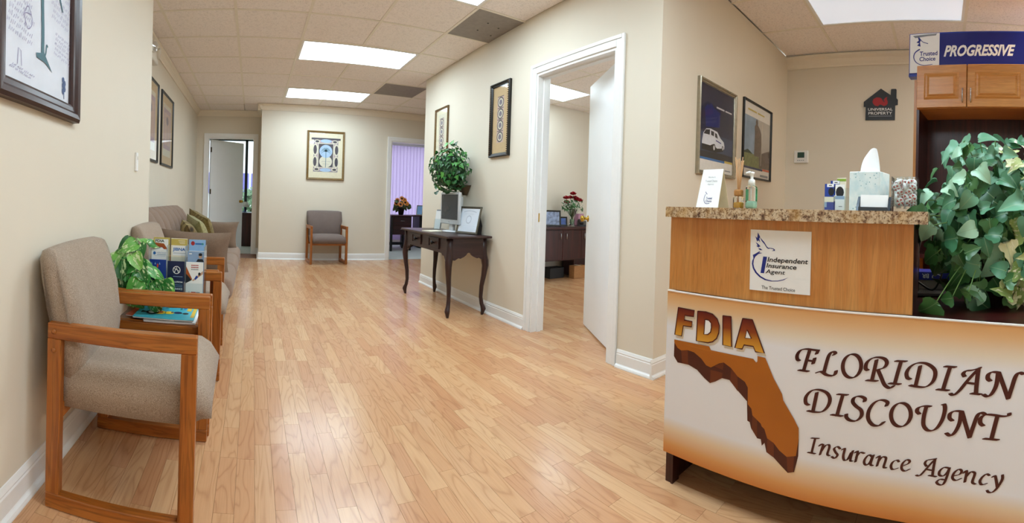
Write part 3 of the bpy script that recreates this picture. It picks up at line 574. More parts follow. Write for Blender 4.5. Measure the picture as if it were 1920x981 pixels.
# ================================================================== seating on the left
flat('black_plastic', '#151515', .35); flat('paper_white', '#f4f5f4', .6, var=.01); flat('near_black', '#0c0c0d', .5)
def rounded(b, x0, x1, y0, y1, z0, z1, r, mi=0, seg=3, M=None):
    bm = bmesh.new(); bmesh.ops.create_cube(bm, size=1)
    for v in bm.verts: v.co = Vector(((x0+x1)/2+v.co.x*(x1-x0), (y0+y1)/2+v.co.y*(y1-y0), (z0+z1)/2+v.co.z*(z1-z0)))
    bmesh.ops.bevel(bm, geom=list(bm.edges), offset=r, segments=seg, affect='EDGES', profile=.5); b.bm(bm, mi, True, M); return b
def make_chair(name, label, cloth, depth=.467, width=.55):
    """local: sits facing +x, width along y, rear posts at x=0"""
    t = thing(name, label, 'chair', group='wooden armchairs with upholstered seats')
    pw, th, hh = .046, .034, .595
    for s in (-1, 1):
        y0 = s*width/2-(th if s > 0 else 0); y1 = y0+th
        fr = MB().box(0, depth, y0, y1, hh-.05, hh, bev=.003).build('armrest', 'oak_X', t)
        MB().box(0, pw, y0+.0005, y1-.0005, .05, hh-.05, bev=.002).build('leg', 'oak_Z', t)
        MB().box(depth-pw, depth, y0+.0005, y1-.0005, .05, hh-.05, bev=.002).build('leg', 'oak_Z', t)
        MB().box(0, depth, y0, y1, 0.002, .05, bev=.003).build('bottom_rail', 'oak_X', t)
        for z in (hh-.026, hh-.085):
            MB().lathe([(.008, 0), (.008, .003), (.004, .005)], 10, M=Matrix.Translation((pw/2, s*width/2, z)) @ Matrix.Rotation(-s*math.pi/2, 4, 'X')).build('plug', 'oak_Z', fr)
    w = width/2-th
    MB().box(depth-.05, depth-.025, -w, w, .295, .345, bev=.002).build('front_rail', 'oak_Y', t)
    MB().box(.02, .045, -w, w, .285, .335, bev=.002).build('rear_rail', 'oak_Y', t)
    # seat cushion: softly crowned, rolled front
    def seat(u, v):
        x = .025+(depth+.018)*u; a = (v-.5)*2
        return x, a
    b = MB(); nx, ny = 15, 13; top = []; bot = []
    ww = w-.002
    for i in range(nx):
        for j in range(ny):
            u = i/(nx-1); a = j/(ny-1)*2-1; x = .02+(depth+.025)*u
            roll = max(0, (u-.8)/.2); e = max(0, (abs(a)-.82)/.18); bk = max(0, (.08-u)/.08)
            z = .452-.012*u*0+.012*(1-a*a)*(1-(2*u-1)**2) - .075*roll**2.6 - .03*e**2.5 - .02*bk**2
            top.append((x, a*ww, z))
            bot.append((x-.03*roll, a*(ww-.006), .318+.022*roll**2))
    fs = []; N = nx*ny
    for i in range(nx-1):
        for j in range(ny-1):
            q = i*ny+j; fs.append((q, q+ny, q+ny+1, q+1)); fs.append((N+q, N+q+1, N+q+ny+1, N+q+ny))
    ring = [(0, j) for j in range(ny)]+[(i, ny-1) for i in range(1, nx)]+[(nx-1, j) for j in range(ny-2, -1, -1)]+[(i, 0) for i in range(nx-2, 0, -1)]
    ring = [i*ny+j for i, j in ring]
    for q, r in zip(ring, ring[1:]+ring[:1]): fs.append((q, r, N+r, N+q))
    b.add(top+bot, fs, 0, True); b.build('seat', cloth, t)
    # back cushion: side profile leaning back, rolled top, edges slightly rounded
    prof = [(.088, .405), (.102, .43), (.108, .49), (.104, .56), (.085, .65), (.055, .73), (.022, .79), (.002, .815), (-.022, .823), (-.044, .812), (-.054, .785),
            (-.046, .72), (-.028, .64), (-.004, .55), (.022, .46), (.045, .41)]
    b = MB(); m = 13; vs = []; fs = []; n = len(prof); cx = sum(p[0] for p in prof)/n; cz = sum(p[1] for p in prof)/n
    for j in range(m):
        a = j/(m-1)*2-1; e = max(0, (abs(a)-.9)/.1); sc = 1-.10*e**2
        for x, z in prof: vs.append((cx+(x-cx)*(1-.35*e**2)+.010*(1-a*a)*(-1 if x < .0 else -.6), a*(w-.002+(th-.006)*min(1, max(0, (z-.600)/.03))), cz+(z-cz)*(1-.04*e**2)+.006*(1-a*a)*(1 if z > .7 else 0)))
    for j in range(m-1):
        for i in range(n): fs.append((j*n+i, j*n+(i+1) % n, (j+1)*n+(i+1) % n, (j+1)*n+i))
    fs += [tuple(range(n-1, -1, -1)), tuple(range((m-1)*n, m*n))]
    b.add(vs, fs, 0, True); b.build('backrest', cloth, t)
    return t
c1 = make_chair('armchair', 'nearest oak armchair with taupe tweed seat, beside the left wall', 'tweed')
c1.location = (-.622, 1.229+.275, 0); c1.rotation_euler = (0, 0, math.radians(1.5))
c2 = copy_tree(c1); c2['label'] = 'second taupe armchair, between the magazine table and the sofa'
c2.location = (-.645, 2.413+.272, 0); c2.rotation_euler = (0, 0, 0)
c3 = make_chair('armchair', 'oak armchair with grey brown seat standing alone against the end wall', 'tweed_dark', depth=.45, width=.595)
c3.location = (1.183, 7.118, 0); c3.rotation_euler = (0, 0, -math.pi/2+math.radians(2))

# magazine table between the two chairs
t = thing('side_table', 'low oak table between the two near armchairs holding magazines and a plant', 'table', (-.622, 2.095, 0))
for s in (-1, 1):
    y0 = s*.295-(.034 if s > 0 else 0); y1 = y0+.034
    MB().box(0, .466, y0, y1, .545, .595, bev=.005).build('side_rail', 'oak_X', t)
    for x in (0, .42): MB().box(x, x+.046, y0+.0005, y1-.0005, .05, .546, bev=.003).build('leg', 'oak_Z', t)
    MB().box(0, .466, y0, y1, .002, .05, bev=.003).build('bottom_rail', 'oak_X', t)
MB().box(.047, .419, -.270, .26, .425, .461, bev=.004).build('tabletop', 'oak_X', t)
MB().box(.047, .419, -.295, -.2705, .410, .4605, bev=.005).build('edge_strip', 'oak_X', t)

# magazines on the table
def magazine(name, x0, x1, y0, y1, z, th, rot, cover, label, deco=None):
    o = thing(name, label, 'magazine', ((x0+x1)/2, (y0+y1)/2, z), math.radians(rot), group='magazines on the low table')
    a, b_ = (x1-x0)/2, (y1-y0)/2
    MB().box(-a+.002, a-.002, -b_+.002, b_-.002, .0005, th-.001).build('pages', 'paper_white', o)
    p = MB().box(-a, a, -b_, b_, th-.001, th).build('cover', cover, o)
    if deco:
        pl = Plane2(lambda u, v, h: (u, v, th+h)); deco(pl, a, b_); pl.build('cover_print', p)
    return o
flat('mag_cyan', '#4fc3d9', .3); flat('mag_yellow', '#f0c93a', .4); flat('mag_orange', '#d9572a', .4); flat('ink_black', '#141820', .5); flat('mag_teal', '#2d8f8f', .4); flat('ink_red', '#a8242a', .5); flat('ink_navy', '#1b2858', .5); flat('ink_blue', '#2f6fb5', .5); flat('ink_grey', '#8a8f96', .6)
def fish(pl, a, b):
    for c, r, m in (((-.062, -.02), .030, 'ink_black'), ((-.03, -.015), .028, 'mag_yellow'), ((.012, -.012), .022, 'mag_yellow'), ((.05, -.005), .018, 'ink_navy'), ((.085, -.012), .014, 'ink_black')):
        pl.ell(c, r, r*1.05, m, .0005, 14); pl.poly([(c[0]-r*.8, c[1]), (c[0]-r*1.7, c[1]+r*.7), (c[0]-r*1.7, c[1]-r*.6)], m, .0006)
    pl.ell((-.066, -.018), .016, .02, 'paper_white', .0009, 12); pl.ell((-.03, -.03), .05, .012, 'mag_teal', .0003, 16); pl.ell((-.027, -.01), .010, .016, 'mag_orange', .0009, 10)
    pl.line([(-.02, .06), (.0, .075), (.03, .08)], .004, 'ink_black', .0006, 4)
    pl.rect(.085, .105, .03, .085, 'mag_yellow', .0006); pl.rect(.052, .062, .045, .085, 'mag_teal', .0006); pl.ell((.073, .07), .008, .012, 'ink_blue', .0006)
    pl.rect(.112, .128, -.07, .08, 'mag_yellow', .0006); pl.rect(-.12, -.095, .085, .095, 'ink_grey', .0006)
magazine('magazine', -.455, -.228, 1.812, 2.03, .4615, .008, 2, 'paper_white', 'white magazine at the bottom of the stack on the low table')
magazine('magazine', -.530, -.30, 1.83, 2.02, .4700, .005, -8, 'mag_orange', 'orange edged magazine peeking out under the fish magazine')
magazine('magazine', -.500, -.235, 1.808, 2.03, .4755, .006, 1, 'mag_cyan', 'turquoise magazine with colourful fish on its cover', fish)

# ---- leaves
def leaf_mesh(name, outline, mats, fold=.12, droop=.25, vein=True):
    """leaf in xy, tip along +y (length 1), folded along the mid rib and drooping"""
    n = len(outline); vs = []; fs = []
    rows = outline                     # (halfwidth, y)
    for w, y in rows:
        z = -droop*y*y
        vs += [(-w, y, z+fold*w), (-w*.5, y, z+fold*w*.35), (0, y, z), (w*.5, y, z+fold*w*.35), (w, y, z+fold*w)]
    for i in range(len(rows)-1):
        for j in range(4): a = i*5+j; fs.append((a, a+1, a+6, a+5))
    me = bpy.data.meshes.new(name); me.from_pydata(vs, [], fs)
    for m in mats: me.materials.append(MATS[m])
    for p in me.polygons: p.use_smooth = True
    uv = me.uv_layers.new(name='UVMap')
    for p in me.polygons:
        for li in p.loop_indices:
            co = me.vertices[me.loops[li].vertex_index].co; uv.data[li].uv = (co.x+.5, co.y)
    me.update(); return me
def leaf_mat(name, stops, streak=None, rough=.38, trans=.12, rim=None):
    t = NT(name); oi = t.n.new('ShaderNodeObjectInfo'); g = t.n.new('ShaderNodeNewGeometry')
    ad = t.add('ShaderNodeMath', _operation='ADD'); t.link(g.outputs['Random Per Island'], ad.inputs[0]); t.link(oi.outputs['Random'], ad.inputs[1])
    fr = t.add('ShaderNodeMath', _operation='FRACT'); t.link(ad.outputs[0], fr.inputs[0])
    c = t.ramp(fr.outputs[0], stops)
    tc = t.n.new('ShaderNodeTexCoord')
    if streak:
        mp = t.n.new('ShaderNodeMapping'); mp.inputs['Scale'].default_value = (2.2, .8, 1); mp.inputs['Rotation'].default_value = (0, 0, .5); t.link(tc.outputs['UV'], mp.inputs[0])
        cx = t.n.new('ShaderNodeCombineXYZ'); mr = t.add('ShaderNodeMath', _operation='MULTIPLY'); mr.inputs[1].default_value = 31; t.link(fr.outputs[0], mr.inputs[0]); t.link(mr.outputs[0], cx.inputs[2])
        va = t.add('ShaderNodeVectorMath', _operation='ADD'); t.link(mp.outputs[0], va.inputs[0]); t.link(cx.outputs[0], va.inputs[1])
        f = t.noise(va.outputs[0], 3.2, 3, .6); s = t.ramp(f, [(.56, (0, 0, 0)), (.62, (1, 1, 1))])
        c = t.mixc(s, c, streak)
    # pale mid rib
    sx = t.n.new('ShaderNodeSeparateXYZ'); t.link(tc.outputs['UV'], sx.inputs[0])
    sb = t.add('ShaderNodeMath', _operation='SUBTRACT'); sb.inputs[1].default_value = .5; t.link(sx.outputs[0], sb.inputs[0])
    ab = t.add('ShaderNodeMath', _operation='ABSOLUTE'); t.link(sb.outputs[0], ab.inputs[0])
    rb = t.ramp(ab.outputs[0], [(.0, (.55,)*3), (.03, (0,)*3)])
    c = t.mixc(rb, c, (.35, .5, .28))
    t.col(c); t.set(Roughness=rough); t.b.inputs['Subsurface Weight'].default_value = 0
    return t.m
def leaf_matrix(p, out, tip, size, roll=0):
    """place a leaf with its face along `out` and its tip along `tip`"""
    n = Vector(out).normalized(); y = Vector(tip); y = (y-n*y.dot(n))
    if y.length < 1e-4: y = n.orthogonal()
    y.normalize(); x = y.cross(n).normalized()
    M = Matrix(((x.x, y.x, n.x, p[0]), (x.y, y.y, n.y, p[1]), (x.z, y.z, n.z, p[2]), (0, 0, 0, 1)))
    return M @ Matrix.Rotation(roll, 4, 'Y') @ Matrix.Scale(size, 4)
POTHOS = [(.0, .0), (.25, -.05), (.40, .10), (.43, .28), (.37, .5), (.25, .72), (.10, .9), (.0, 1.0)]
IVYHEART = [(.02, .0), (.32, -.10), (.46, .06), (.47, .24), (.36, .48), (.24, .70), (.10, .88), (.0, 1.0)]
IVYSTAR = [(.02, .0), (.28, -.12), (.50, .02), (.46, .22), (.26, .34), (.30, .52), (.16, .66), (.08, .84), (.0, 1.0)]
leaf_mat('pothos_leaf', [(0, srgb('#1f5a24')), (.35, srgb('#2f7a33')), (.7, srgb('#3f9440')), (1, srgb('#7fbf52'))], srgb('#d3e6b0'))
flat('stem_green', '#6d9450', .5); flat('soil', '#241a12', .9); flat('pot_black', '#17181a', .4)
MIN_L = leaf_mesh('pothos_leaf', POTHOS, ['pothos_leaf'], .35, .35)
def plant_leaves(root, me, name, specs, stems=None, stem_mat='stem_green', inv=None):
    """specs: matrices local to the plant; one object per leaf"""
    for M in specs:
        o = link(name, me, root); o.matrix_local = M
    if stems: stems.build('stems', stem_mat, root)
pt = thing('pothos_plant', 'bushy green and cream variegated plant in a dark pot on the low table', 'plant', (-.56, 2.13, .4615))
MB().lathe([(.042, 0.0), (.054, .10), (.058, .105), (.058, .118), (.053, .118), (.051, .1)], 20).build('pot', 'pot_black', pt)
MB().lathe([(.0005, .099), (.051, .099)], 20, cap=False).build('soil', 'soil', pt)
rg = random.Random(11); specs = []; st = MB()
for i in range(62):
    up = i < 36
    if up: p = Vector((rg.uniform(-.105, .03), rg.uniform(-.12, .11), rg.uniform(.17, .335)))
    else: p = Vector((rg.uniform(-.09, .135), rg.uniform(-.16, .02), rg.uniform(.075, .20)))
    if p.x > 0: p.z = min(p.z, .20-.55*p.x+rg.uniform(-.02, .01))
    d = (p-Vector((0, 0, .13))).normalized()
    face = (d*.8+Vector((.35, -1., .55))*rg.uniform(.5, 1.1)).normalized()
    tip = Vector((d.x+rg.uniform(-.7, .7), d.y, -.6+rg.uniform(-.5, .6)))
    s = rg.uniform(.070, .105)
    p = p+Vector((.06, -.135, 0)) if p.y < .06 else p+Vector((.06, -.10, 0))
    M = leaf_matrix(p, face, tip, s, rg.uniform(-.4, .4)); specs.append(M)
    st.tube(curve_pts([(d.x*.02, d.y*.02, .10), (p.x*.55, p.y*.55, .12+.8*max(p.z-.12, 0)+.03), tuple(p)], 3), .0022, 5)
plant_leaves(pt, MIN_L, 'leaf', specs, st)

# ---- acrylic brochure holder with brochures
def clear(name, col=(.95, .97, .98), rough=.03, ior=1.45):
    t = NT(name); t.col(col); t.set(Roughness=rough, IOR=ior); t.b.inputs['Transmission Weight'].default_value = 1.0; return t.m
def thin_clear(name, tint=(1, 1, 1), refl=.04):
    """thin clear sheet: transparent with a Schlick reflection"""
    t = NT(name); t.n.remove(t.b); o = t.n['Material Output']
    tr = t.n.new('ShaderNodeBsdfTransparent'); tr.inputs[0].default_value = (*tint, 1); gl = t.n.new('ShaderNodeBsdfGlossy'); gl.inputs['Roughness'].default_value = .05
    g = t.n.new('ShaderNodeNewGeometry'); d = t.add('ShaderNodeVectorMath', _operation='DOT_PRODUCT'); t.link(g.outputs['Normal'], d.inputs[0]); t.link(g.outputs['Incoming'], d.inputs[1])
    ab = t.add('ShaderNodeMath', _operation='ABSOLUTE'); t.link(d.outputs['Value'], ab.inputs[0])
    sb = t.add('ShaderNodeMath', _operation='SUBTRACT'); sb.inputs[0].default_value = 1.; t.link(ab.outputs[0], sb.inputs[1])
    pw = t.add('ShaderNodeMath', _operation='POWER'); pw.inputs[1].default_value = 5.; t.link(sb.outputs[0], pw.inputs[0])
    ma = t.add('ShaderNodeMath', _operation='MULTIPLY_ADD'); ma.inputs[1].default_value = 1-refl; ma.inputs[2].default_value = refl; t.link(pw.outputs[0], ma.inputs[0])
    mx = t.n.new('ShaderNodeMixShader'); t.link(ma.outputs[0], mx.inputs[0]); t.link(tr.outputs[0], mx.inputs[1]); t.link(gl.outputs[0], mx.inputs[2]); t.link(mx.outputs[0], o.inputs[0]); return t.m
thin_clear('acrylic', (.93, .96, .97)); thin_clear('picture_glass', (1, 1, 1))
bh = thing('brochure_holder', 'clear acrylic three column brochure holder on the low table', 'holder', (-.357, 2.12, .462))
for x in (-.137, -.048, .043, .134): MB().box(x-.0012, x+.0012, -.055, .055, 0, .30).build('divider', 'acrylic', bh)
MB().box(-.138, .135, .052, .055, 0, .325).build('back_panel', 'acrylic', bh)
MB().box(-.138, .135, -.057, -.054, 0, .125).build('front_lip', 'acrylic', bh)
MB().box(-.138, .135, .008, .010, .11, .24).build('tier_lip', 'acrylic', bh)
MB().box(-.138, .135, -.054, .052, 0, .003).build('bottom', 'acrylic', bh)
flat('b_cream', '#f1ead2', .5, var=.01); flat('b_gold', '#c8b45c', .5); flat('b_navy', '#16224a', .4); flat('b_sky', '#8fbbe6', .5); flat('b_grayblue', '#8ea9c9', .5); flat('b_royal', '#1f3f9a', .4); flat('b_rust', '#a8531c', .5); flat('b_skin', '#c9a184', .6)
def brochure(col, tier, ztop, base, label, deco, w=.082, h=.215):
    xc = (-.0925, -.0025, .0885)[col]; yy = (.040, -.004, -.044)[tier]; xw = -.357+xc
    z0 = max(.466, ztop-h); hh = ztop-z0
    o = thing('brochure', label, 'brochure', (xw, 2.12+yy, z0), group='brochures in the acrylic holder')
    MB().box(-w/2, w/2, -.003, .003, 0, hh).build('paper', base, o)
    pl = Plane2(lambda u, v, q: (u, -.003-q, v)); deco(pl, w, hh); pl.build('print', o); return o
def d_fdia(pl, w, h):
    pl.rect(-w*.42, w*.42, 0, h-.008, 'paper_white', .0004); pl.text('FDIA', -.032, .014, h-.024, h-.010, 'ink_black', .0008, .03)
    pl.poly([(-.034, h-.026), (.012, h-.030), (.034, h-.062), (.020, h-.062), (.002, h-.046), (-.012, h-.044), (-.034, h-.034)], 'b_rust', .0008); pl.line([(-.034, h-.034), (-.012, h-.045), (.004, h-.047), (.018, h-.062)], .004, 'ink_red', .001)
def d_white(pl, w, h):
    pl.ell((-.026, h-.02), .007, .008, 'ink_blue', .0006); pl.text('HERITAGE', -.014, .032, h-.021, h-.014, 'b_grayblue', .0006, .0); pl.rect(-.014, .032, h-.028, h-.0255, 'b_grayblue', .0006)
    pl.rect(-.028, .03, h-.034, h-.033, 'b_grayblue', .0006)
def d_blue(pl, w, h):
    for x in (-.03, -.012, .01): pl.poly([(x-.004, h-.024), (x+.004, h-.024), (x, h-.012)], 'b_sky', .0006)
    pl.ell((.0, h-.03), .004, .010, 'mag_orange', .0007)
def d_jibna(pl, w, h):
    pl.rect(-w*.5, w*.5, h-.034, h-.002, 'b_gold', .0004); pl.rect(-w*.40, w*.40, h-.085, h-.036, 'paper_white', .0004)
    pl.text('JIBNA', -.032, .032, h-.066, h-.046, 'ink_blue', .0008, .03); pl.rect(-.03, .034, h-.074, h-.072, 'ink_grey', .0008)
    for k in range(3): pl.rect(-.005+.004*k, .03, h-.012-.007*k, h-.0095-.007*k, 'b_cream', .0008)
def d_navy(pl, w, h):
    n = 28
    for k in range(n):
        a, b = 2*math.pi*k/n, 2*math.pi*(k+1)/n; c = (.004, h-.042)
        pl.poly([(c[0]+.019*math.cos(a), c[1]+.019*math.sin(a)), (c[0]+.019*math.cos(b), c[1]+.019*math.sin(b)), (c[0]+.0155*math.cos(b), c[1]+.0155*math.sin(b)), (c[0]+.0155*math.cos(a), c[1]+.0155*math.sin(a))], 'paper_white', .0006)
    pl.line([(-.006, h-.053), (.003, h-.03), (.014, h-.055)], .004, 'paper_white', .0007); pl.line([(-.008, h-.035), (.016, h-.046)], .003, 'paper_white', .0007)
    pl.text('SOLUTION', -.022, .034, h-.104, h-.096, 'paper_white', .0006, .03); pl.text('INSURANCE', -.024, .034, h-.138, h-.128, 'paper_white', .0006, .03)
    for v in (.072, .112, .120, .150, .158): pl.rect(-.012, .034, h-v-.003, h-v, 'b_grayblue', .0006)
def d_sky(pl, w, h):
    pl.ell((-.022, h-.018), .010, .011, 'ink_red', .0006, 9); pl.rect(-.010, .030, h-.024, h-.016, 'ink_blue', .0006); pl.ell((.027, h-.020), .005, .005, 'mag_teal', .0008, 12); pl.rect(-w/2, w/2, h-.16, h-.055, 'paper_white', .0003)
def d_man(pl, w, h):
    pl.ell((.022, h-.022), .009, .012, 'b_skin', .0006, 12); pl.ell((.022, h-.013), .0095, .006, 'ink_black', .0008, 10); pl.poly([(.002, h-.05), (.010, h-.036), (.034, h-.036), (.040, h-.05)], 'ink_black', .0007); pl.rect(.013, .031, h-.021, h-.018, 'ink_black', .0009); pl.rect(-.034, -.02, h-.014, h-.009, 'paper_white', .0006)
def d_front(pl, w, h):
    for k, m in enumerate(('ink_red', 'ink_red', 'ink_grey')):
        for q in range(5): pl.rect(-.016+.0072*q, -.0105+.0072*q, h-.012-.010*k-.005, h-.012-.010*k, m, .0006)
    pl.poly([(-.041, h-.02), (-.010, h-.082), (-.041, h-.10)], 'b_rust', .0005); pl.poly([(-.041, h-.055), (-.022, h-.075), (-.012, h-.086), (-.041, h-.102)], 'ink_black', .0006)
    pl.poly([(-.012, h-.088), (.041, h-.04), (.041, h-.055), (-.004, h-.090)], 'b_skin', .0006); pl.poly([(.0, h-.078), (.010, h-.062), (.018, h-.07), (.006, h-.085)], 'b_royal', .0008); pl.ell((.024, h-.055), .006, .008, 'ink_black', .0008, 10)
    pl.line([(-.028, h-.148), (-.024, h-.140), (-.020, h-.148)], .002, 'ink_grey', .0006); pl.rect(-.014, .008, h-.148, h-.142, 'ink_red', .0006); pl.rect(.009, .028, h-.148, h-.142, 'ink_grey', .0006)
brochure(0, 0, .792, 'b_gold', 'brochure with a brown state map, back row at the left of the acrylic holder', d_fdia)
brochure(0, 1, .738, 'paper_white', 'white brochure with pale blue lettering in the left column of the acrylic holder', d_white)
brochure(0, 2, .692, 'b_royal', 'blue brochure mostly hidden by the plant in the acrylic holder', d_blue)
brochure(1, 0, .790, 'b_cream', 'gold topped brochure with large blue capitals in the acrylic holder', d_jibna)
brochure(1, 2, .688, 'b_navy', 'dark navy brochure with a white ring emblem in the acrylic holder', d_navy)
brochure(2, 0, .787, 'b_sky', 'sky blue brochure with a red emblem, back row at the right of the holder', d_sky)
brochure(2, 1, .734, 'b_grayblue', 'grey blue brochure with a man in a cap in the right column', d_man)
brochure(2, 2, .687, 'paper_white', 'white brochure with diagonal photo strips, front right of the holder', d_front)

# ---- sofa
flat('feet_dark', '#2a1a12', .4)
so = thing('sofa', 'taupe button tufted sofa against the far left wall', 'sofa', (XLF+.04, 3.02, 0))
SL = 2.10
b = MB(); rounded(b, .05, .80, .02, SL-.02, .06, .28, .03); b.build('base', 'sofa_cloth', so)
for k in range(3):
    y0 = .03+k*(SL-.06)/3; y1 = y0+(SL-.06)/3-.004
    b = MB(); rounded(b, .18, .865, y0, y1, .262, .445, .065, seg=4); b.build('seat_cushion', 'sofa_cloth', so)
def back_fn(u, v):
    # u along length, v around the section (front bottom -> top -> back bottom)
    y = .015+(SL-.03)*u; e = max(0, (abs(u*2-1)-.86)/.14); sh = 1-.17*e**2.2
    sec = [(.30, .36), (.325, .44), (.31, .55), (.285, .66), (.245, .77), (.19, .855), (.13, .895), (.07, .895), (.03, .86), (.012, .78), (.01, .5), (.02, .30)]
    q = v*(len(sec)-1); i = min(int(q), len(sec)-2); f = q-i
    x = sec[i][0]*(1-f)+sec[i+1][0]*f; z = sec[i][1]*(1-f)+sec[i+1][1]*f
    front = 1 if v < .62 else 0
    ch = abs(math.sin(math.pi*u*9)); ch = ch**.45
    rowd = 0
    if front:
        x += .026*(ch-1)
        for r in (.56, .70):
            d = (z-r)/.05; c = (1-abs(math.sin(math.pi*u*9)))**3; x -= .035*math.exp(-d*d)*c
    elif v < .75: z += .012*(ch-1)
    x = .012+(x-.012)*(1-.10*e**2); z = .30+(z-.30)*sh
    return (x, y, z)
b = MB(); b.grid(back_fn, 118, 45)
n = 45; fs = [tuple(range(n)), tuple(range(117*n+n-1, 117*n-1, -1))]; k0 = len(b.v)-118*n
for f in fs: b.f.append(tuple(k0+i for i in f)); b.m.append(0); b.sm.append(False)
bk = b.build('backrest', 'sofa_cloth', so)
for r in (.56, .70):
    for k in range(1, 9):
        p = back_fn(k/9, .0); 
        x = [back_fn(k/9, q/60) for q in range(38)]; q = min(x, key=lambda w: abs(w[2]-r))
        MB().sphere((q[0]+.002, q[1], q[2]), .012, 8, 6, sc=(.5, 1, 1)).build('button', 'sofa_cloth', bk)
for x in (.1, .74):
    for y in (.1, SL-.1): MB().lathe([(.02, 0), (.03, .06)], 12).build('foot', 'feet_dark', so, loc=(x, y, 0))

def pillow(name, w, h, d, mat, label, M, cat='pillow', group=None, pinch=.06, n=17):
    b = MB()
    for s in (1, -1):
        def fn(u, v, s=s):
            a, c = u*2-1, v*2-1; k = max(0, (1-a**4)*(1-c**4))
            px = a*w/2*(1-pinch*(1-c*c)); py = c*h/2*(1-pinch*(1-a*a))
            return (px, py, s*(d/2*k**.55+.002*math.sin(9*a+3*c)*k))
        b.grid(fn, n, n)
    o = b.build(name, mat); tag(o, label, cat, group); o.matrix_world = M
    return o
def M_axes(p, x, y):
    x = Vector(x).normalized(); y = Vector(y); y = (y-x*y.dot(x)).normalized(); z = x.cross(y)
    return Matrix(((x.x, y.x, z.x, p[0]), (x.y, y.y, z.y, p[1]), (x.z, y.z, z.z, p[2]), (0, 0, 0, 1)))
pillow('sofa_pillow', .56, .36, .20, 'pillow_cloth', 'large brown pillow forming the near arm of the sofa', M_axes((-.43, 3.25, .575), (1, 0, -.03), (0, -.16, 1)), group='large brown sofa arm pillows', pinch=.10)
pillow('sofa_pillow', .56, .33, .20, 'pillow_cloth', 'large brown pillow standing at the far end of the sofa', M_axes((-.43, 4.90, .575), (1, 0, -.03), (0, .14, 1)), group='large brown sofa arm pillows', pinch=.10)
def leafcloth():
    t = NT('leaf_print_cloth'); v = t.coord('Object'); w = t.n.new('ShaderNodeTexVoronoi'); w.inputs['Scale'].default_value = 9; t.link(v, w.inputs['Vector'])
    t.col(t.ramp(w.outputs['Distance'], [(.15, srgb('#3c2f20')), (.35, srgb('#8a7448')), (.55, srgb('#5d5130')), (.8, srgb('#b0a06c'))])); t.set(Roughness=.9)
leafcloth(); fabric('sage_cloth', srgb('#8f8a5e'), srgb('#aea878'), 60, .2)
pillow('throw_pillow', .36, .36, .13, 'leaf_print_cloth', 'small leaf patterned throw pillow, lowest of the three on the sofa', M_axes((-.55, 4.02, .60), (-.32, 1, .1), (-.45, -.1, 1)), group='small throw pillows on the sofa')
pillow('throw_pillow', .38, .38, .13, 'sage_cloth', 'small sage green throw pillow in the middle of the sofa', M_axes((-.52, 4.33, .625), (-.5, 1, .18), (-.42, -.2, 1)), group='small throw pillows on the sofa')
pillow('throw_pillow', .40, .40, .14, 'olive_cloth', 'small olive gold throw pillow leaning by the far arm of the sofa', M_axes((-.52, 4.62, .65), (-.75, 1, .3), (-.35, -.3, 1)), group='small throw pillows on the sofa')
# ================================================================== pictures and wall fittings
flat('frame_walnut', '#3a2320', .3, var=.12, scale=60); flat('frame_black', '#17140f', .3); flat('frame_gold', '#7d6236', .35, var=.25, scale=70); flat('frame_bronze', '#6f5530', .35, var=.2, scale=60)
flat('frame_pewter', '#5c5648', .35, .3, var=.1); flat('frame_silver', '#a49a86', .25, .7, var=.1); flat('mat_tan', '#cdb389', .8); flat('mat_cream', '#e4dcc0', .8); flat('print_dark', '#4c4750', .7); flat('print_mid', '#8c8490', .7); flat('print_blue', '#a9c3dd', .7)
flat('palm_teal', '#567a86', .7); flat('palm_paper', '#dfe4ee', .55, var=.05, scale=9); flat('scribble', '#aaa5c4', .8); flat('scribble_dark', '#5d6f96', .8); flat('print_cream', '#d8d3be', .7); flat('print_mauve', '#b59ca6', .7); flat('print_pink', '#c9b0a4', .7)
def picture(name, label, loc, rotz, w, h, fw, depth, frame, board, deco=None, mat_w=0., inner=None, glass=True, group=None, cat='picture', tilt=0):
    """hangs on a wall: local x = viewer's right, -y = out of the wall, z = up from the lower edge"""
    t = thing(name, label, cat, loc, rotz, group)
    if tilt: t.rotation_euler = (tilt, 0, rotz)
    a = w/2; d = depth
    # moulded frame: four mitred bars with a stepped profile
    prof = [(0, 0), (0, -d*.75), (fw*.18, -d), (fw*.45, -d*.9), (fw*.6, -d*.66), (fw*.86, -d*.6), (fw, -d*.45), (fw, 0)]
    b = MB(); n = len(prof)
    cor = [(-a, 0, 1, 1), (a, 0, -1, 1), (a, h, -1, -1), (-a, h, 1, -1)]
    for i in range(4):
        c0, c1 = cor[i], cor[(i+1) % 4]
        vs = [(c0[0]+c0[2]*o, y, c0[1]+c0[3]*o) for o, y in prof]+[(c1[0]+c1[2]*o, y, c1[1]+c1[3]*o) for o, y in prof]
        b.add(vs, [(k, (k+1) % n, n+(k+1) % n, n+k) for k in range(n)])
    b.build('frame', frame, t)
    MB().box(-a+fw*.5, a-fw*.5, -.006, -.001, fw*.5, h-fw*.5).build('mat_board' if mat_w else 'picture_sheet', board, t)
    if mat_w and inner: MB().box(-a+fw+mat_w, a-fw-mat_w, -.0072, -.0062, fw+mat_w, h-fw-mat_w).build('picture_sheet', inner, t)
    if deco:
        pl = Plane2(lambda u, v, q: (u, -.0074-q, v)); deco(pl, w, h); pl.build('print', t)
    if glass: MB().add([(-a+fw*.9, -d*.5, fw*.9), (a-fw*.9, -d*.5, fw*.9), (a-fw*.9, -d*.5, h-fw*.9), (-a+fw*.9, -d*.5, h-fw*.9)], [(0, 1, 2, 3)]).build('glass', 'picture_glass', t)
    return t
rp = random.Random(3)
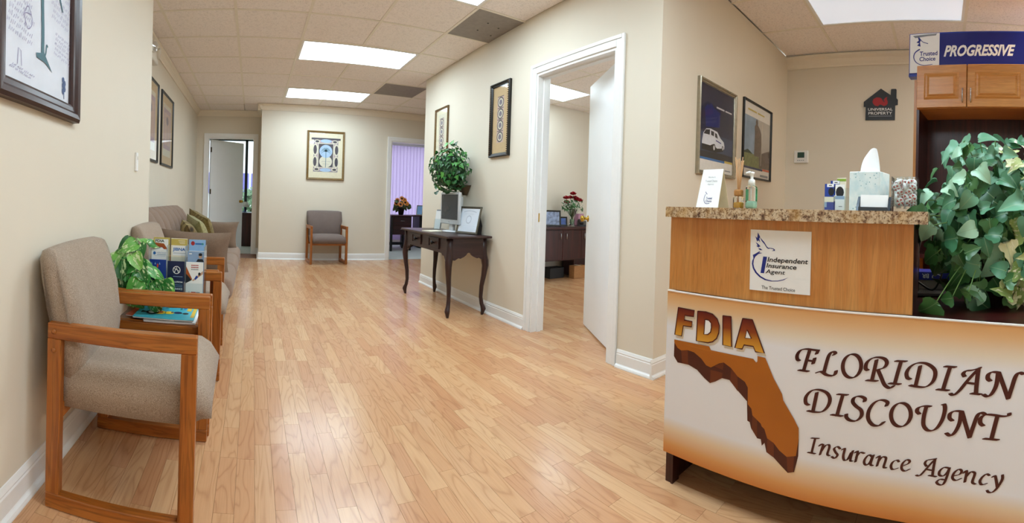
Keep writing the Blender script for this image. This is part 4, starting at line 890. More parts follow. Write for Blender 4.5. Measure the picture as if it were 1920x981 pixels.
def scribble(pl, u0, u1, v0, v1, rows, m, sl=-.35):
    for r in range(rows):
        v = v1-(v1-v0)*(r+.5)/rows; u = u0+rp.uniform(0, .02); hgt = (v1-v0)/rows*.42
        while u < u1-.01:
            L = rp.uniform(.012, .035); k = 5
            pl.line([(u+L*i/k, v+sl*(u-u0)*.2+(hgt if i % 2 else -hgt)*rp.uniform(.3, 1)) for i in range(k+1)], .0022, m, .0003); u += L+.007
def palm_big(pl, w, h):
    pl.line([(.008, .62), (.004, .50), (.006, .366), (.012, .262), (.012, .18)], .020, 'palm_teal', .0006, 6)
    pl.poly([(-.032, .182), (-.03, .168), (.03, .165), (.085, .145), (.03, .19), (.02, .2), (0, .19)], 'palm_teal', .0008)
    pl.line([(.02, .175), (.035, .20), (.04, .226), (.048, .222)], .007, 'palm_teal', .0006, 4)
    for a in range(11):
        t_ = math.pi*(a/10.); L = .17
        pl.line([(.006, .60), (.006+.55*L*math.cos(t_), .60+.45*L*math.sin(t_)+.03), (.006+L*math.cos(t_), .60+.35*L*math.sin(t_)-.06)], .016, 'palm_teal', .0006, 6, (1, .2))
    pl.line([(.02, .60), (.10, .50), (.14, .42), (.164, .383)], .018, 'palm_teal', .0006, 6, (1, .4))
    scribble(pl, -.22, -.06, .20, .40, 9, 'scribble'); scribble(pl, .07, .22, .33, .42, 4, 'scribble'); scribble(pl, .09, .23, .21, .30, 5, 'scribble'); scribble(pl, -.2, -.05, .095, .115, 2, 'scribble'); scribble(pl, -.22, .24, .45, .70, 11, 'scribble')
    pl.line([(-.12, .27), (-.09, .31), (-.06, .27), (-.09, .24), (-.11, .28), (-.07, .29)], .003, 'scribble', .0002, 5); pl.line([(-.15, .115), (-.145, .165), (-.13, .16), (-.125, .115)], .003, 'scribble', .0002); pl.line([(.184, .15), (.186, .075)], .005, 'scribble_dark', .0004)
    for k in range(5): pl.ell((.184+.006*((k % 2)*2-1), .142-.010*k), .011, .012, 'scribble_dark', .0002, 7)
picture('framed_picture', 'large walnut framed palm tree drawing at the upper left, above the nearest chair', (XL, 1.2925, 1.278), math.pi/2, .584, .80, .062, .035, 'frame_walnut', 'palm_paper', palm_big, glass=False)
def ghost(pl, w, h):
    pl.rect(-w*.30, w*.30, h*.24, h*.80, 'print_mauve', .0005); pl.rect(-w*.24, w*.24, h*.30, h*.74, 'print_pink', .0008); pl.line([(0, h*.3), (.005, h*.5), (0, h*.62)], .012, 'print_mid', .0011, 4); pl.ell((0, h*.64), .07, .05, 'print_mid', .0012, 11)
for y, lab in ((4.21, 'nearer black framed picture above the sofa, partly hidden by the wall corner'), (5.07, 'farther black framed picture above the sofa')):
    picture('framed_picture', lab, (XLF, y, 1.345), math.pi/2, .69, .83, .028, .022, 'frame_black', 'mat_tan', ghost, .09, 'print_cream', group='black framed pictures above the sofa')
def palm_back(pl, w, h):
    u0, u1, v0, v1 = -.205, .205, .135, .675
    pl.rect(-.245, .245, v1-.012, v1+.02, 'print_dark', .0004); pl.rect(u0, u1, v0, v1, 'print_mid', .0003); pl.rect(u0+.012, u1-.012, v0+.012, v1-.012, 'print_mauve', .0006)
    for s in (-1, 1):
        for v in (.30, .50): pl.ell((s*.175, v), .045, .10, 'print_cream', .0008); pl.ell((s*.18, v), .028, .075, 'print_dark', .0010)
        for v in (v0+.04, v1-.04): pl.ell((s*.15, v), .05, .032, 'print_cream', .0008); pl.ell((s*.15, v), .034, .018, 'print_dark', .0010)
    for v in (v0+.03, v1-.03): pl.ell((0, v), .095, .03, 'print_blue', .0008)
    pl.rect(-.135, .135, .20, .61, 'print_cream', .0012); pl.rect(-.122, .122, .213, .597, 'print_dark', .0014)
    pl.ell((0, .475), .108, .108, 'print_blue', .0017, 26); pl.ell((0, .305), .108, .098, 'print_cream', .0016, 26)
    pl.line([(-.07, .30), (0, .31), (.08, .305)], .004, 'print_mid', .0019); pl.line([(-.05, .27), (.06, .262)], .003, 'print_mid', .0019)
    pl.line([(0, .21), (.002, .35), (0, .47)], .010, 'palm_teal', .0021, 4)
    for a in range(9):
        t_ = math.pi*(-.12+1.24*a/8); pl.line([(0, .475), (.05*math.cos(t_), .475+.05*math.sin(t_)+.012), (.088*math.cos(t_), .475+.06*math.sin(t_)-.022)], .014, 'palm_teal', .0021, 5, (1, .2))
picture('framed_picture', 'gold framed palm tree print on the end wall above the lone chair', (1.188, YB, 1.335), 0, .632, .81, .034, .028, 'frame_gold', 'mat_cream', palm_back)
def column_print(pl, w, h):
    m0, m1 = 'print_mid', 'print_dark'
    a, b = w*.17, h*.62; pl.rect(-a, a, h*.19, h*.19+b, 'print_pink', .0004)
    for k in range(4):
        v = h*.19+b*(k+.5)/4; pl.ell((0, v), a*.92, b*.115, m1, .0007, 18); pl.ell((0, v), a*.72, b*.09, 'print_cream', .0009, 18); pl.ell((0, v), a*.45, b*.06, m0, .0011, 14); pl.line([(-a*.3, v-.015), (0, v+.02), (a*.3, v-.015)], .006, m1, .0013)
        pl.line([(-a*.9, v+b*.125), (a*.9, v+b*.125)], .006, m1, .0010)
picture('framed_picture', 'narrow bronze framed print behind the ivy on the right wall', (XR, 4.595, 1.452), -math.pi/2, .35, .655, .026, .024, 'frame_bronze', 'mat_cream', column_print, .05, 'print_cream')
pb = picture('framed_picture', 'narrow black framed print with beaded edge on the right wall nearer the door', (XR, 3.332, 1.44), -math.pi/2, .325, .67, .034, .03, 'frame_black', 'mat_tan', column_print, .045, 'mat_tan')
bead = MB()
for k in range(34):
    for s in (-1, 1): bead.sphere((s*.146, -.030, .02+.019*k), .0055, 6, 4)
bead.build('beading', 'frame_bronze', pb, kind='stuff')

# emergency light
flat('plastic_cream', '#e9e5da', .35, var=.01); flat('lamp_glass', '#d8d8d4', .08, .4)
el = thing('emergency_light', 'white twin head emergency light high on the wall near the ceiling above the sofa', 'light', (XLF, 4.12, 2.29), math.pi/2)
b = MB(); rounded(b, -.15, .15, -.065, 0, 0, .115, .015); b.build('body', 'plastic_cream', el)
for s in (-1, 1):
    hd = MB().lathe([(.02, 0), (.045, .012), (.055, .04), (.056, .062), (.05, .064)], 18, M=Matrix.Translation((s*.095, -.03, .115)) @ Matrix.Rotation(math.radians(100), 4, 'X') @ Matrix.Rotation(s*.35, 4, 'Y')).build('lamp_head', 'plastic_cream', el)
    MB().lathe([(.0, .070), (.03, .068), (.049, .064)], 18, cap=False, M=Matrix.Translation((s*.095, -.03, .115)) @ Matrix.Rotation(math.radians(100), 4, 'X') @ Matrix.Rotation(s*.35, 4, 'Y')).build('lens', 'lamp_glass', hd)
    MB().tube([(s*.095, -.03, .10), (s*.095, -.03, .14)], .012, 10).build('neck', 'plastic_cream', el)
sw = thing('wall_switch', 'small white slide switch plate on the near left wall', 'switch', (XL, 2.518, 1.145), math.pi/2)
MB().box(-.02, .02, -.012, 0, 0, .11, bev=.003).build('plate', 'trim_white', sw); MB().box(-.006, .006, -.016, -.012, .07, .088, bev=.001).build('lever', 'plastic_cream', sw)

# ================================================================== console table
ct = thing('console_table', 'dark carved console table with curved legs and two small drawers', 'table', (1.64, 3.40, 0))
CW, CL, CH = .44, 1.18, .722
flat('knob_dark', '#120b0b', .3)
b = MB(); pr = [(0, .690), (.012, .690), (.014, .697), (.004, .703), (0, .712), (.006, .722)]
b.box(-.012, CW, -.012, CL+.012, .700, CH, bev=.008); b.build('tabletop', 'espresso_Y', ct)
ap0, ap1 = .535, .700
def apron(poly, axis, a, c, name='apron'):
    return MB().prism(poly, axis, a, c).build(name, 'espresso_Y' if axis == 'X' else 'espresso_X', ct)
# long front apron with two framed drawers
fa = MB()
for y0, y1 in ((.03, .20), (.40, .52), (.72, CL-.03)): pass
fa.box(.03, .05, .03, CL-.03, .555, .70); fa = fa.build('apron', 'espresso_Y', ct)
for yc in (.36, .80):
    f = MB(); y0, y1, z0, z1 = yc-.12, yc+.12, .585, .685
    for q in ((y0, y1, z0, z0+.014), (y0, y1, z1-.014, z1), (y0, y0+.014, z0+.014, z1-.014), (y1-.014, y1, z0+.014, z1-.014)): f.box(.018, .03, q[0], q[1], q[2], q[3])
    dr = MB().box(.024, .03, y0+.014, y1-.014, z0+.014, z1-.014).build('drawer', 'espresso_Y', ct)
    f.build('drawer_frame', 'espresso_Y', dr)
    MB().lathe([(.008, 0), (.007, .012), (.018, .018), (.02, .028), (.012, .035)], 14, M=Matrix.Translation((.024, yc, .635)) @ Matrix.Rotation(-math.pi/2, 4, 'Y')).build('knob', 'knob_dark', dr)
# scalloped side aprons
def scallop(x0, x1):
    m = (x0+x1)/2; w = x1-x0
    pts = [(x0, .70), (x0, .51), (x0+w*.10, .505), (x0+w*.2, .525), (x0+w*.26, .52), (x0+w*.36, .535), (x0+w*.42, .55), (x0+w*.46, .568), (m, .572), (x1-w*.46, .568), (x1-w*.42, .55), (x1-w*.36, .535), (x1-w*.26, .52), (x1-w*.2, .525), (x1-w*.10, .505), (x1, .51), (x1, .70)]
    return pts
for y in (.03, CL-.05): apron(scallop(.05, CW-.04), 'Y', y, y+.02)
MB().box(CW-.05, CW-.03, .05, CL-.05, .555, .70).build('apron', 'espresso_Y', ct)
# cabriole legs
def cab_leg(cx, cy, sx, sy):
    prof = [(.70, 0, .034), (.60, 0, .034), (.545, .004, .036), (.50, .014, .036), (.45, .018, .032), (.36, .010, .026), (.26, -.004, .0215), (.16, -.008, .019), (.10, 0, .020), (.075, .010, .024), (.055, .014, .026), (.04, .012, .022), (.02, .008, .017), (0, .005, .012)]
    b = MB(); vs = []; fs = []; n = 8
    for z, o, r in prof:
        for k in range(n):
            a = 2*math.pi*(k+.5)/n; sq = 1/max(abs(math.cos(a)), abs(math.sin(a)))**.55
            vs.append((cx+sx*o+r*sq*math.cos(a)*.9, cy+sy*o+r*sq*math.sin(a)*.9, z))
    for i in range(len(prof)-1):
        for k in range(n): fs.append((i*n+k, i*n+(k+1) % n, (i+1)*n+(k+1) % n, (i+1)*n+k))
    fs += [tuple(range(n)), tuple(range(len(prof)*n-1, len(prof)*n-n-1, -1))]
    b.add(vs, fs, 0, True); return b.build('leg', 'espresso_Z', ct)
for cx, sx in ((.045, -1), (CW-.055, 1)):
    for cy, sy in ((.055, -1), (CL-.055, 1)):
        cab_leg(cx, cy, sx*.9, sy*.9)
# knee brackets
for y, s in ((.085, 1), (CL-.085, -1)):
    MB().prism([(y, .56), (y, .49), (y+s*.03, .505), (y+s*.05, .535), (y+s*.09, .54), (y+s*.11, .56)], 'X', .028, .048).build('bracket', 'espresso_Y', ct)

# things on the console table
flat('monitor_silver', '#c9cdd0', .35, .2, var=.02); flat('screen_grey', '#33373b', .25, var=.05, scale=6)
mo = thing('monitor', 'silver flat computer monitor with a dark screen on the console table', 'monitor', (1.935, 3.945, .7225), -math.pi/2+math.radians(2))
b = MB(); rounded(b, -.195, .195, -.03, .0, .078, .395, .008); b.build('bezel', 'monitor_silver', mo)
b = MB(); rounded(b, -.15, .15, .0, .05, .13, .36, .02); b.build('back_shell', 'monitor_silver', mo)
MB().box(-.172, .172, -.0315, -.0295, .125, .375).build('screen', 'screen_grey', mo)
MB().box(-.012, .012, -.0315, -.0295, .098, .104).build('logo_badge', 'ink_grey', mo)
MB().box(-.04, .04, -.01, .025, .012, .10, bev=.008).build('neck', 'monitor_silver', mo)
MB().lathe([(.115, 0), (.12, .006), (.10, .014), (.03, .018)], 24, M=Matrix.Scale(.75, 4, (0, 1, 0))).build('stand', 'monitor_silver', mo)
flat('cert_paper', '#e8f0fa', .5, var=.01); flat('cert_ink', '#c2cbd8', .6); flat('velvet_black', '#0d0c0d', .8)
def cert(pl, w, h):
    pts = [(-.085+.17*k/10, h-.055+.014*math.sin(math.pi*k/10)) for k in range(11)]; pl.line(pts, .006, 'cert_ink', .0006)
    pl.rect(-.06, .06, h-.075, h-.073, 'cert_ink', .0006); pl.ell((0, h*.52), .035, .04, 'cert_ink', .0005, 18); pl.ell((0, h*.52), .028, .032, 'cert_paper', .0007, 18)
    for k in range(4): pl.rect(-.09, .09, h*.28-.014*k, h*.28-.014*k+.002, 'cert_ink', .0006)
ce = picture('certificate_frame', 'framed certificate leaning on the near end of the console table', (1.952, 3.655, .7235), -math.pi/2+math.radians(16), .285, .265, .020, .016, 'frame_pewter', 'cert_paper', cert, glass=True, cat='picture frame', tilt=0)
ce.rotation_euler = (math.radians(-14), 0, -math.pi/2+math.radians(16)); ce.rotation_mode = 'XYZ'
MB().prism([(.0, .02), (.05, .0), (.085, .02), (.075, .10), (.018, .19), (.0, .20)], 'X', .10, .112).build('easel_back', 'velvet_black', ce)
ch = thing('card_holder', 'small clear acrylic stand with papers on the far end of the console table', 'holder', (1.96, 4.34, .7225), math.radians(-70))
MB().box(-.04, .04, -.04, .04, 0, .003).build('base', 'acrylic', ch)
for y, h, m in ((-.012, .20, 'paper_white'), (-.004, .215, 'ink_grey'), (.006, .205, 'paper_white')): MB().box(-.042, .042, y, y+.003, .004, h, M=Matrix.Rotation(math.radians(-8), 4, 'X')).build('paper', m, ch)
MB().box(-.045, .045, -.022, -.020, 0, .11, M=Matrix.Rotation(math.radians(-8), 4, 'X')).build('front_panel', 'acrylic', ch)
pd = MB().box(-.10, .10, -.07, .07, 0, .006, bev=.001).build('notepad', 'b_cream', loc=(1.78, 4.03, .7225)); pd.rotation_euler = (0, 0, .35); tag(pd, 'pale flat notepad lying before the monitor stand', 'notepad')

# ivy ball above the console; basket is added where only a wall shadow fell
leaf_mat('ivy_small', [(0, srgb('#123a1c')), (.4, srgb('#1f5a2a')), (.75, srgb('#2f7a38')), (1, srgb('#5fae4a'))], None, .35)
IV_S = leaf_mesh('small_ivy_leaf', IVYSTAR, ['ivy_small'], .25, .25)
iv = thing('ivy_ball', 'round bushy dark green ivy above the monitor, with an added basket', 'plant', (1.90, 3.95, 1.10))
bs = MB(); n = 16
for j, (r, z) in enumerate(((.03, -.13), (.06, -.06), (.085, .0), (.105, .06))): pass
bs.grid(lambda u, v: ((.19-.001)-math.sin(math.pi*u)*(.03+.09*v), -(.035+.075*v)*math.cos(math.pi*u), -.005+.10*v), 16, 6)
flat('wicker', '#5a4630', .7, var=.3, scale=150); bs.build('added_basket', 'wicker', iv)
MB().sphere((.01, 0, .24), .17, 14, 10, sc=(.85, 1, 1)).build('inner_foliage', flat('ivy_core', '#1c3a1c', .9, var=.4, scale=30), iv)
ri = random.Random(21); ga = math.pi*(3-math.sqrt(5)); specs = []
for i in range(290):
    zz = 1-2*(i+.5)/290; th = ga*i; rr = math.sqrt(1-zz*zz); d = Vector((rr*math.cos(th), rr*math.sin(th), zz))
    if d.x > .75: continue
    r = .235*ri.uniform(.82, 1.06); p = Vector((d.x*r*.82, d.y*r*1.0, .245+d.z*r*.98))
    p.x = min(p.x, .16)
    specs.append(leaf_matrix(p, (d+Vector((ri.uniform(-.6, .6), ri.uniform(-.6, .6), ri.uniform(-.3, .7)))).normalized(), Vector((d.x*.3+ri.uniform(-.6, .6), d.y*.3+ri.uniform(-.6, .6), -.8+ri.uniform(-.5, .5))), ri.uniform(.036, .060), ri.uniform(-.3, .3)))
for q in ((0, -.02, .50), (-.03, .03, .49), (.02, -.06, .485), (-.04, -.20, .10), (-.05, .22, .06), (-.06, .19, .0)):
    specs.append(leaf_matrix(q, (-.8, -.3, .4), (ri.uniform(-.5, .5), ri.uniform(-.5, .5), .6), .06))
plant_leaves(iv, IV_S, 'leaf', specs)
st = MB()
for k in range(9):
    a = k*.7; st.tube(curve_pts([(.05, .05*math.cos(a), .03), (-.03+.05*math.cos(a), .15*math.cos(a), .12+.1*math.sin(a)), (-.08, .21*math.cos(a), .22+.18*math.sin(a))], 4), .002, 5)
st.build('stems', flat('stem_brown', '#4a3a22', .7), iv)
# ================================================================== office behind the open door
flat('silver', '#b9bcc0', .25, .9, var=.02); flat('cardboard', '#a9784a', .8, var=.08); flat('rose_red', '#9c0f1e', .55, var=.25, scale=60); flat('rose_leaf', '#3f6b3a', .5, var=.2); flat('filler_green', '#8aa584', .7, var=.25); flat('phone_grey', '#33353a', .4); flat('pink_box', '#c58fa8', .6); flat('photo_blue', '#2a4f9a', .4, var=.3, scale=25); flat('photo_mix', '#7d8aa8', .4, var=.6, scale=22)
cr = thing('credenza', 'dark mahogany credenza with silver handles against the office back wall', 'cabinet', (3.95, 4.775, 0))
MB().box(-.72, .72, -.235, .215, .700, .735, bev=.006).build('top', 'mahogany_X', cr)
MB().box(-.70, .70, -.205, .205, .27, .700).build('body', 'mahogany_X', cr)
for k, (x0, x1) in enumerate(((-.695, -.36), (-.355, -.03), (-.025, .32), (.325, .695))):
    d = MB().box(x0, x1, -.225, -.206, .285, .690, bev=.003).build('door', 'mahogany_Z', cr)
    hx = x1-.045 if k % 2 == 0 else x0+.045
    if k in (1, 2): hx = (-.075 if k == 1 else .03)
    MB().tube([(hx, -.226, .565), (hx, -.245, .570), (hx, -.245, .64), (hx, -.226, .645)], .005, 8).build('handle', 'silver', d)
for x in (-.68, .66):
    for y in (-.19, .17): MB().box(x-.02, x+.02, y, y+.03, 0, .271).build('leg', 'mahogany_Z', cr)
MB().box(.30, .66, -.10, .16, .02, .27).build('side_panel', 'mahogany_Z', cr)
bx = thing('cardboard_box', 'brown cardboard box on the office floor under the credenza', 'box', (4.33, 4.68, 0))
bx.location = (4.27, 4.615, .001)
MB().box(-.11, .11, -.055, .055, 0, .18, bev=.002).build('carton', 'cardboard', bx); MB().box(-.02, .02, -.056, .056, .1805, .182).build('tape', 'b_cream', bx)
bk = MB().box(-.13, .13, -.08, .08, 0, .15, bev=.004).build('storage_bin', 'near_black', loc=(3.98, 4.80, .001)); tag(bk, 'low black bin under the office credenza', 'bin')
def photo(name, label, loc, rot, w, h, frame, inner):
    p = picture(name, label, loc, rot, w, h, .022, .014, frame, inner, None, cat='picture frame', group='photo frames on the office credenza')
    MB().box(-.02, .02, .0, .06, .0, h*.7, M=Matrix.Rotation(.0, 4, 'X')).build('easel_back', 'velvet_black', p)
    p.rotation_euler = (math.radians(-10), 0, rot); return p
photo('photo_frame', 'larger black photo frame on the office credenza beside the door jamb', (3.86, 4.72, .736), math.radians(-22), .26, .225, 'frame_black', 'photo_mix')
photo('photo_frame', 'smaller blue photo frame beside the rose vase', (4.055, 4.76, .736), math.radians(-26), .19, .135, 'frame_black', 'photo_blue')
clear('vase_glass', (.93, .97, .95), .02)
rv = thing('rose_vase', 'clear vase of red roses with white filler on the office credenza', 'flowers', (4.23, 4.72, .736))
MB().lathe([(.045, 0), (.040, .01), (.034, .06), (.045, .14), (.068, .24), (.072, .245), (.064, .24), (.040, .14), (.029, .06), (.030, .014)], 18).build('vase', 'vase_glass', rv)
MB().lathe([(.001, .016), (.029, .016), (.028, .06), (.033, .10), (.0, .10)], 14, cap=False).build('water', 'filler_green', rv)
def rose(p, r, parent):
    b = MB(); rr = random.Random(int(p[0]*999))
    for j, (k, s, hh) in enumerate(((6, 1., .55), (5, .78, .75), (4, .5, .9), (3, .28, 1.0))):
        for q in range(k):
            a = 2*math.pi*q/k+j*.5; c, sn = math.cos(a), math.sin(a)
            b.grid(lambda u, v: (p[0]+r*s*(c*(.45+.6*v)-sn*(u-.5)*1.4*(1-.3*v)), p[1]+r*s*(sn*(.45+.6*v)+c*(u-.5)*1.4*(1-.3*v)), p[2]+r*(-.5+hh*1.2*v-.25*v*v-.5*(u-.5)**2)), 4, 4)
    b.sphere((p[0], p[1], p[2]-.2*r), r*.7, 8, 6, sc=(1, 1, .8))
    return b.build('rose', 'rose_red', parent)
stm = MB(); fil = MB(); lv = MB(); rf = random.Random(8)
heads = [(-.15, -.03, .42), (-.09, .02, .36), (-.01, -.02, .485), (.05, -.04, .41), (.075, .03, .43), (.125, -.02, .395), (.02, .07, .43)]
for x, y, z in heads:
    rose((x, y, z), .046, rv); stm.tube(curve_pts([(.0, 0, .03), (x*.3, y*.3, .22), (x, y, z-.02)], 4), .003, 5)
for k in range(170):
    a = rf.uniform(0, 6.28); r = rf.uniform(.02, .19)**1; z = .24+rf.uniform(0, .14)-r*.15; p = (r*math.cos(a), r*math.sin(a)*.7, z)
    fil.sphere(p, rf.uniform(.004, .007), 5, 4)
    if k % 4 == 0: stm.tube([(0, 0, .12), (p[0]*.5, p[1]*.5, .2), p], .0015, 4)
    if k % 4 == 1:
        M = leaf_matrix(p, (rf.uniform(-1, 1), -1, rf.uniform(-.3, 1)), (p[0], p[1], .2), .055); lv.add([v.co[:] for v in IV_S.vertices], [tuple(f.vertices) for f in IV_S.polygons], 0, True, M)
stm.build('stems', 'rose_leaf', rv); lv.build('foliage', 'rose_leaf', rv, kind='stuff'); flat('baby_breath', '#d9e0d6', .7); fil.build('filler_blossoms', 'baby_breath', rv, kind='stuff')
ph = thing('telephone', 'dark desk telephone at the right end of the office credenza', 'telephone', (4.46, 4.70, .736), math.radians(-30))
MB().prism([(-.09, 0), (.09, 0), (.09, .075), (-.09, .025)], 'X', -.09, .09).build('base', 'phone_grey', ph); MB().box(-.085, -.035, -.10, .09, .05, .085, bev=.01, M=Matrix.Rotation(.25, 4, 'X')).build('handset', 'near_black', ph)
pk = MB().box(-.06, .06, -.04, .04, 0, .18, bev=.004).build('tissue_carton', 'pink_box', loc=(4.50, 4.86, .736)); tag(pk, 'pink carton behind the telephone on the office credenza', 'box')

# ================================================================== far right room with vertical blinds
def slat_mat():
    t = NT('blind_lavender'); t.n.remove(t.b); o = t.n['Material Output']
    d = t.n.new('ShaderNodeBsdfDiffuse'); d.inputs[0].default_value = (*srgb('#c8b0d8'), 1); tr = t.n.new('ShaderNodeBsdfTranslucent'); tr.inputs[0].default_value = (*srgb('#c9b4dc'), 1)  # lavender camera cast put into the colour of the pale slats
    m = t.n.new('ShaderNodeMixShader'); m.inputs[0].default_value = .5; t.link(d.outputs[0], m.inputs[1]); t.link(tr.outputs[0], m.inputs[2]); t.link(m.outputs[0], o.inputs[0])
slat_mat()
w2 = MB(); w2.add([(2.0, 10.10, .35), (5.0, 10.10, .35), (5.0, 10.10, 2.42), (2.0, 10.10, 2.42)], [(0, 1, 2, 3)])
w2o = struct(w2.build('window_2', 'picture_glass'), 'wide window behind the vertical blinds')
bl = thing('vertical_blinds', 'vertical blinds with a lavender cast put into their colour, across the window of the far right room', 'blinds', (3.5, 9.93, 0))
MB().box(-1.5, 1.5, -.03, .1205, 2.36, 2.42, bev=.004).build('head_rail', 'trim_white', bl)
sm = MB(); sm.grid(lambda u, v: ((u-.5)*.094, .008*math.cos((u-.5)*math.pi)-.004, .10+2.26*v), 5, 2)
so0 = None
for k in range(35):
    if so0 is None: o = sm.build('slat', 'blind_lavender', bl); so0 = o.data
    else: o = link('slat', so0, bl)
    o.location = (-1.46+.085*k, 0, 0); o.rotation_euler = (0, 0, math.radians(7))
dk = thing('office_desk', 'dark mahogany desk with two drawers and slim front leg in the blinds room', 'desk', (2.98, 8.75, 0))
MB().box(-.21, .30, -.32, .32, .715, .74, bev=.004).build('desktop', 'mahogany_X', dk)
pdst = MB().box(-.13, .27, -.20, .28, .33, .715).build('pedestal', 'mahogany_X', dk)
for z0, z1 in ((.535, .70), (.35, .525)):
    d = MB().box(-.12, .26, -.215, -.20, z0, z1, bev=.003).build('drawer', 'mahogany_X', dk)
    MB().tube([(.03, -.216, z1-.08), (.03, -.235, z1-.08), (.12, -.235, z1-.08), (.12, -.216, z1-.08)], .006, 8).build('handle', 'silver', d)
for x, y in ((-.19, -.30), (-.19, .28), (.26, .28), (.26, -.18)): MB().box(x-.022, x+.022, y-.02, y+.02, .002, .715).build('leg', 'near_black', dk)
MB().box(-.17, .25, .20, .24, .08, .14).build('foot_rail', 'near_black', dk)
d5 = thing('office_desk', 'dark return desk with a photo frame on it by the blinds', 'desk', (3.66, 9.15, 0))
MB().box(-.36, .40, -.25, .25, .70, .73, bev=.004).build('desktop', 'mahogany_X', d5); MB().box(-.06, .36, -.20, .22, .03, .70).build('pedestal', 'near_black', d5); MB().box(-.35, -.32, -.22, .22, .002, .70).build('leg', 'near_black', d5)
flat('pot_dark', '#2c1a16', .4); flat('sun_orange', '#e08a2a', .6, var=.25, scale=50); flat('sun_center', '#3a1d10', .8); flat('sun_leaf', '#4d5a2a', .6, var=.2)
sf = thing('sunflower_pot', 'orange sunflowers in a dark pot on the desk before the blinds', 'flowers', (3.06, 8.66, .741))
MB().lathe([(.05, 0), (.075, .15), (.08, .155), (.07, .15)], 16).build('pot', 'pot_dark', sf)
rs = random.Random(4); stm = MB(); lv = MB()
for x, y, z in ((-.12, -.04, .24), (-.04, -.07, .22), (.06, -.08, .26), (.0, -.03, .34), (.11, -.03, .24), (-.08, .02, .30), (.08, .02, .31)):
    M = leaf_matrix((x, y, z), (x*.6, -1, .35), (0, 0, 1), 1)
    h = MB()
    for k in range(14):
        a = 2*math.pi*k/14; c, s = math.cos(a), math.sin(a)
        h.add([(.018*c-.009*s, .018*s+.009*c, 0), (.018*c+.009*s, .018*s-.009*c, 0), (.042*c+.010*s, .042*s-.010*c, .006), (.062*c, .062*s, .002), (.042*c-.010*s, .042*s+.010*c, .006)], [(0, 1, 2, 3, 4)], 0, False, M)
    fo = h.build('flower_head', 'sun_orange', sf); MB().lathe([(.001, .014), (.016, .012), (.024, .004), (.024, 0)], 12, M=M, cap=False).build('flower_center', 'sun_center', fo)
    stm.tube([(0, 0, .14), (x*.6, y*.5, .2), (x, y+.01, z)], .004, 5)
for k in range(26):
    a = rs.uniform(0, 6.28); p = (rs.uniform(-.15, .15), rs.uniform(-.06, .06), rs.uniform(.13, .27)); M = leaf_matrix(p, (rs.uniform(-.5, .5), -1, .4), (p[0]*4, 0, rs.uniform(-1, .4)), rs.uniform(.06, .1)); lv.add([v.co[:] for v in MIN_L.vertices], [tuple(f.vertices) for f in MIN_L.polygons], 0, True, M)
stm.build('stems', 'sun_leaf', sf); lv.build('foliage', 'sun_leaf', sf, kind='stuff')
p5 = picture('photo_frame', 'silver photo frame standing on the return desk by the blinds', (3.62, 9.02, .731), math.radians(-40), .15, .22, .018, .012, 'frame_silver', 'b_sky', None, cat='picture frame'); p5.rotation_euler = (math.radians(-12), 0, math.radians(-40))
fixture(2.2, 3.42, 8.0, 8.61, ZC-.011, 'ceiling panel in the room with the blinds', 5, group='lights in the far rooms')

# ================================================================== far left room and the view outside
flat('mullion_dark', '#20242a', .4); flat('facade_white', '#eef0f2', .8, var=.02); flat('facade_purple', '#6f6bb0', .5, var=.1, scale=3); flat('lawn', '#7a9460', .9, var=.2); flat('shrub', '#5d7a5a', .8, var=.5, scale=20); flat('blue_cloth', '#5e74b8', .7)
w1 = struct(bpy.data.objects.new('window_1', None), 'tall window in the far left room'); COL.objects.link(w1); w1.location = (-.8, 11.15, 0)
b = MB()
for x in (-1.6, -.7, .62, 1.7): b.box(x-.035, x+.035, -.04, .04, .1, 2.5)
b.box(-1.65, 1.72, -.04, .04, .06, .14); b.box(-1.65, 1.72, -.04, .04, 2.44, 2.54); b.build('window_frame', 'mullion_dark', w1)
for x0, x1 in ((-1.565, -.735), (-.665, .585), (.655, 1.665)): MB().add([(x0, 0, .14), (x1, 0, .14), (x1, 0, 2.44), (x0, 0, 2.44)], [(0, 1, 2, 3)]).build('pane', 'picture_glass', w1)
fc = thing('neighbour_building', 'white building with violet window band outside the far left window', 'building', (-.5, 17, 0))
MB().box(-5, 5, 0, .4, -.2, 5).build('facade', 'facade_white', fc)
for k in range(-6, 7): MB().box(k*.75-.33, k*.75+.33, -.05, 0, 1.15, 1.95).build('window', 'facade_purple', fc)
lw = MB().box(-9, 9, 11.4, 22, -.3, -.2).build('ground_outside', 'lawn'); struct(lw, 'lawn outside the far left window')
sh = thing('shrub', 'grey green shrub outside the far left window', 'shrub', (-.05, 14.2, -.2))
b = MB(); rz = random.Random(2)
for k in range(260):
    d = Vector((rz.gauss(0, 1), rz.gauss(0, 1), rz.gauss(0, 1))).normalized()*rz.uniform(.5, 1); M = leaf_matrix((d.x*.5, d.y*.4, .85+d.z*.7), (d.x, d.y-.5, d.z), (0, 0, 1), .16); b.add([v.co[:] for v in IV_S.vertices], [tuple(f.vertices) for f in IV_S.polygons], 0, True, M)
b.build('foliage', 'shrub', sh, kind='stuff'); MB().tube([(0, 0, 0), (.02, 0, .5), (0, 0, .9)], .03, 8).build('trunk', 'stem_brown', sh)
dd = thing('mahogany_desk', 'dark red desk glimpsed through the far left doorway', 'desk', (.10, 9.3, 0))
MB().box(-.36, .55, -.30, .30, .665, .695, bev=.004).build('desktop', 'mahogany_X', dd); MB().box(-.34, .02, -.28, .28, .003, .665).build('pedestal', 'mahogany_Z', dd); MB().box(.45, .52, -.28, .28, .003, .665).build('side_panel', 'mahogany_Z', dd)
lp = thing('desk_lamp', 'small lamp with a white shade on the desk beyond the far left door', 'lamp', (-.17, 9.35, .696))
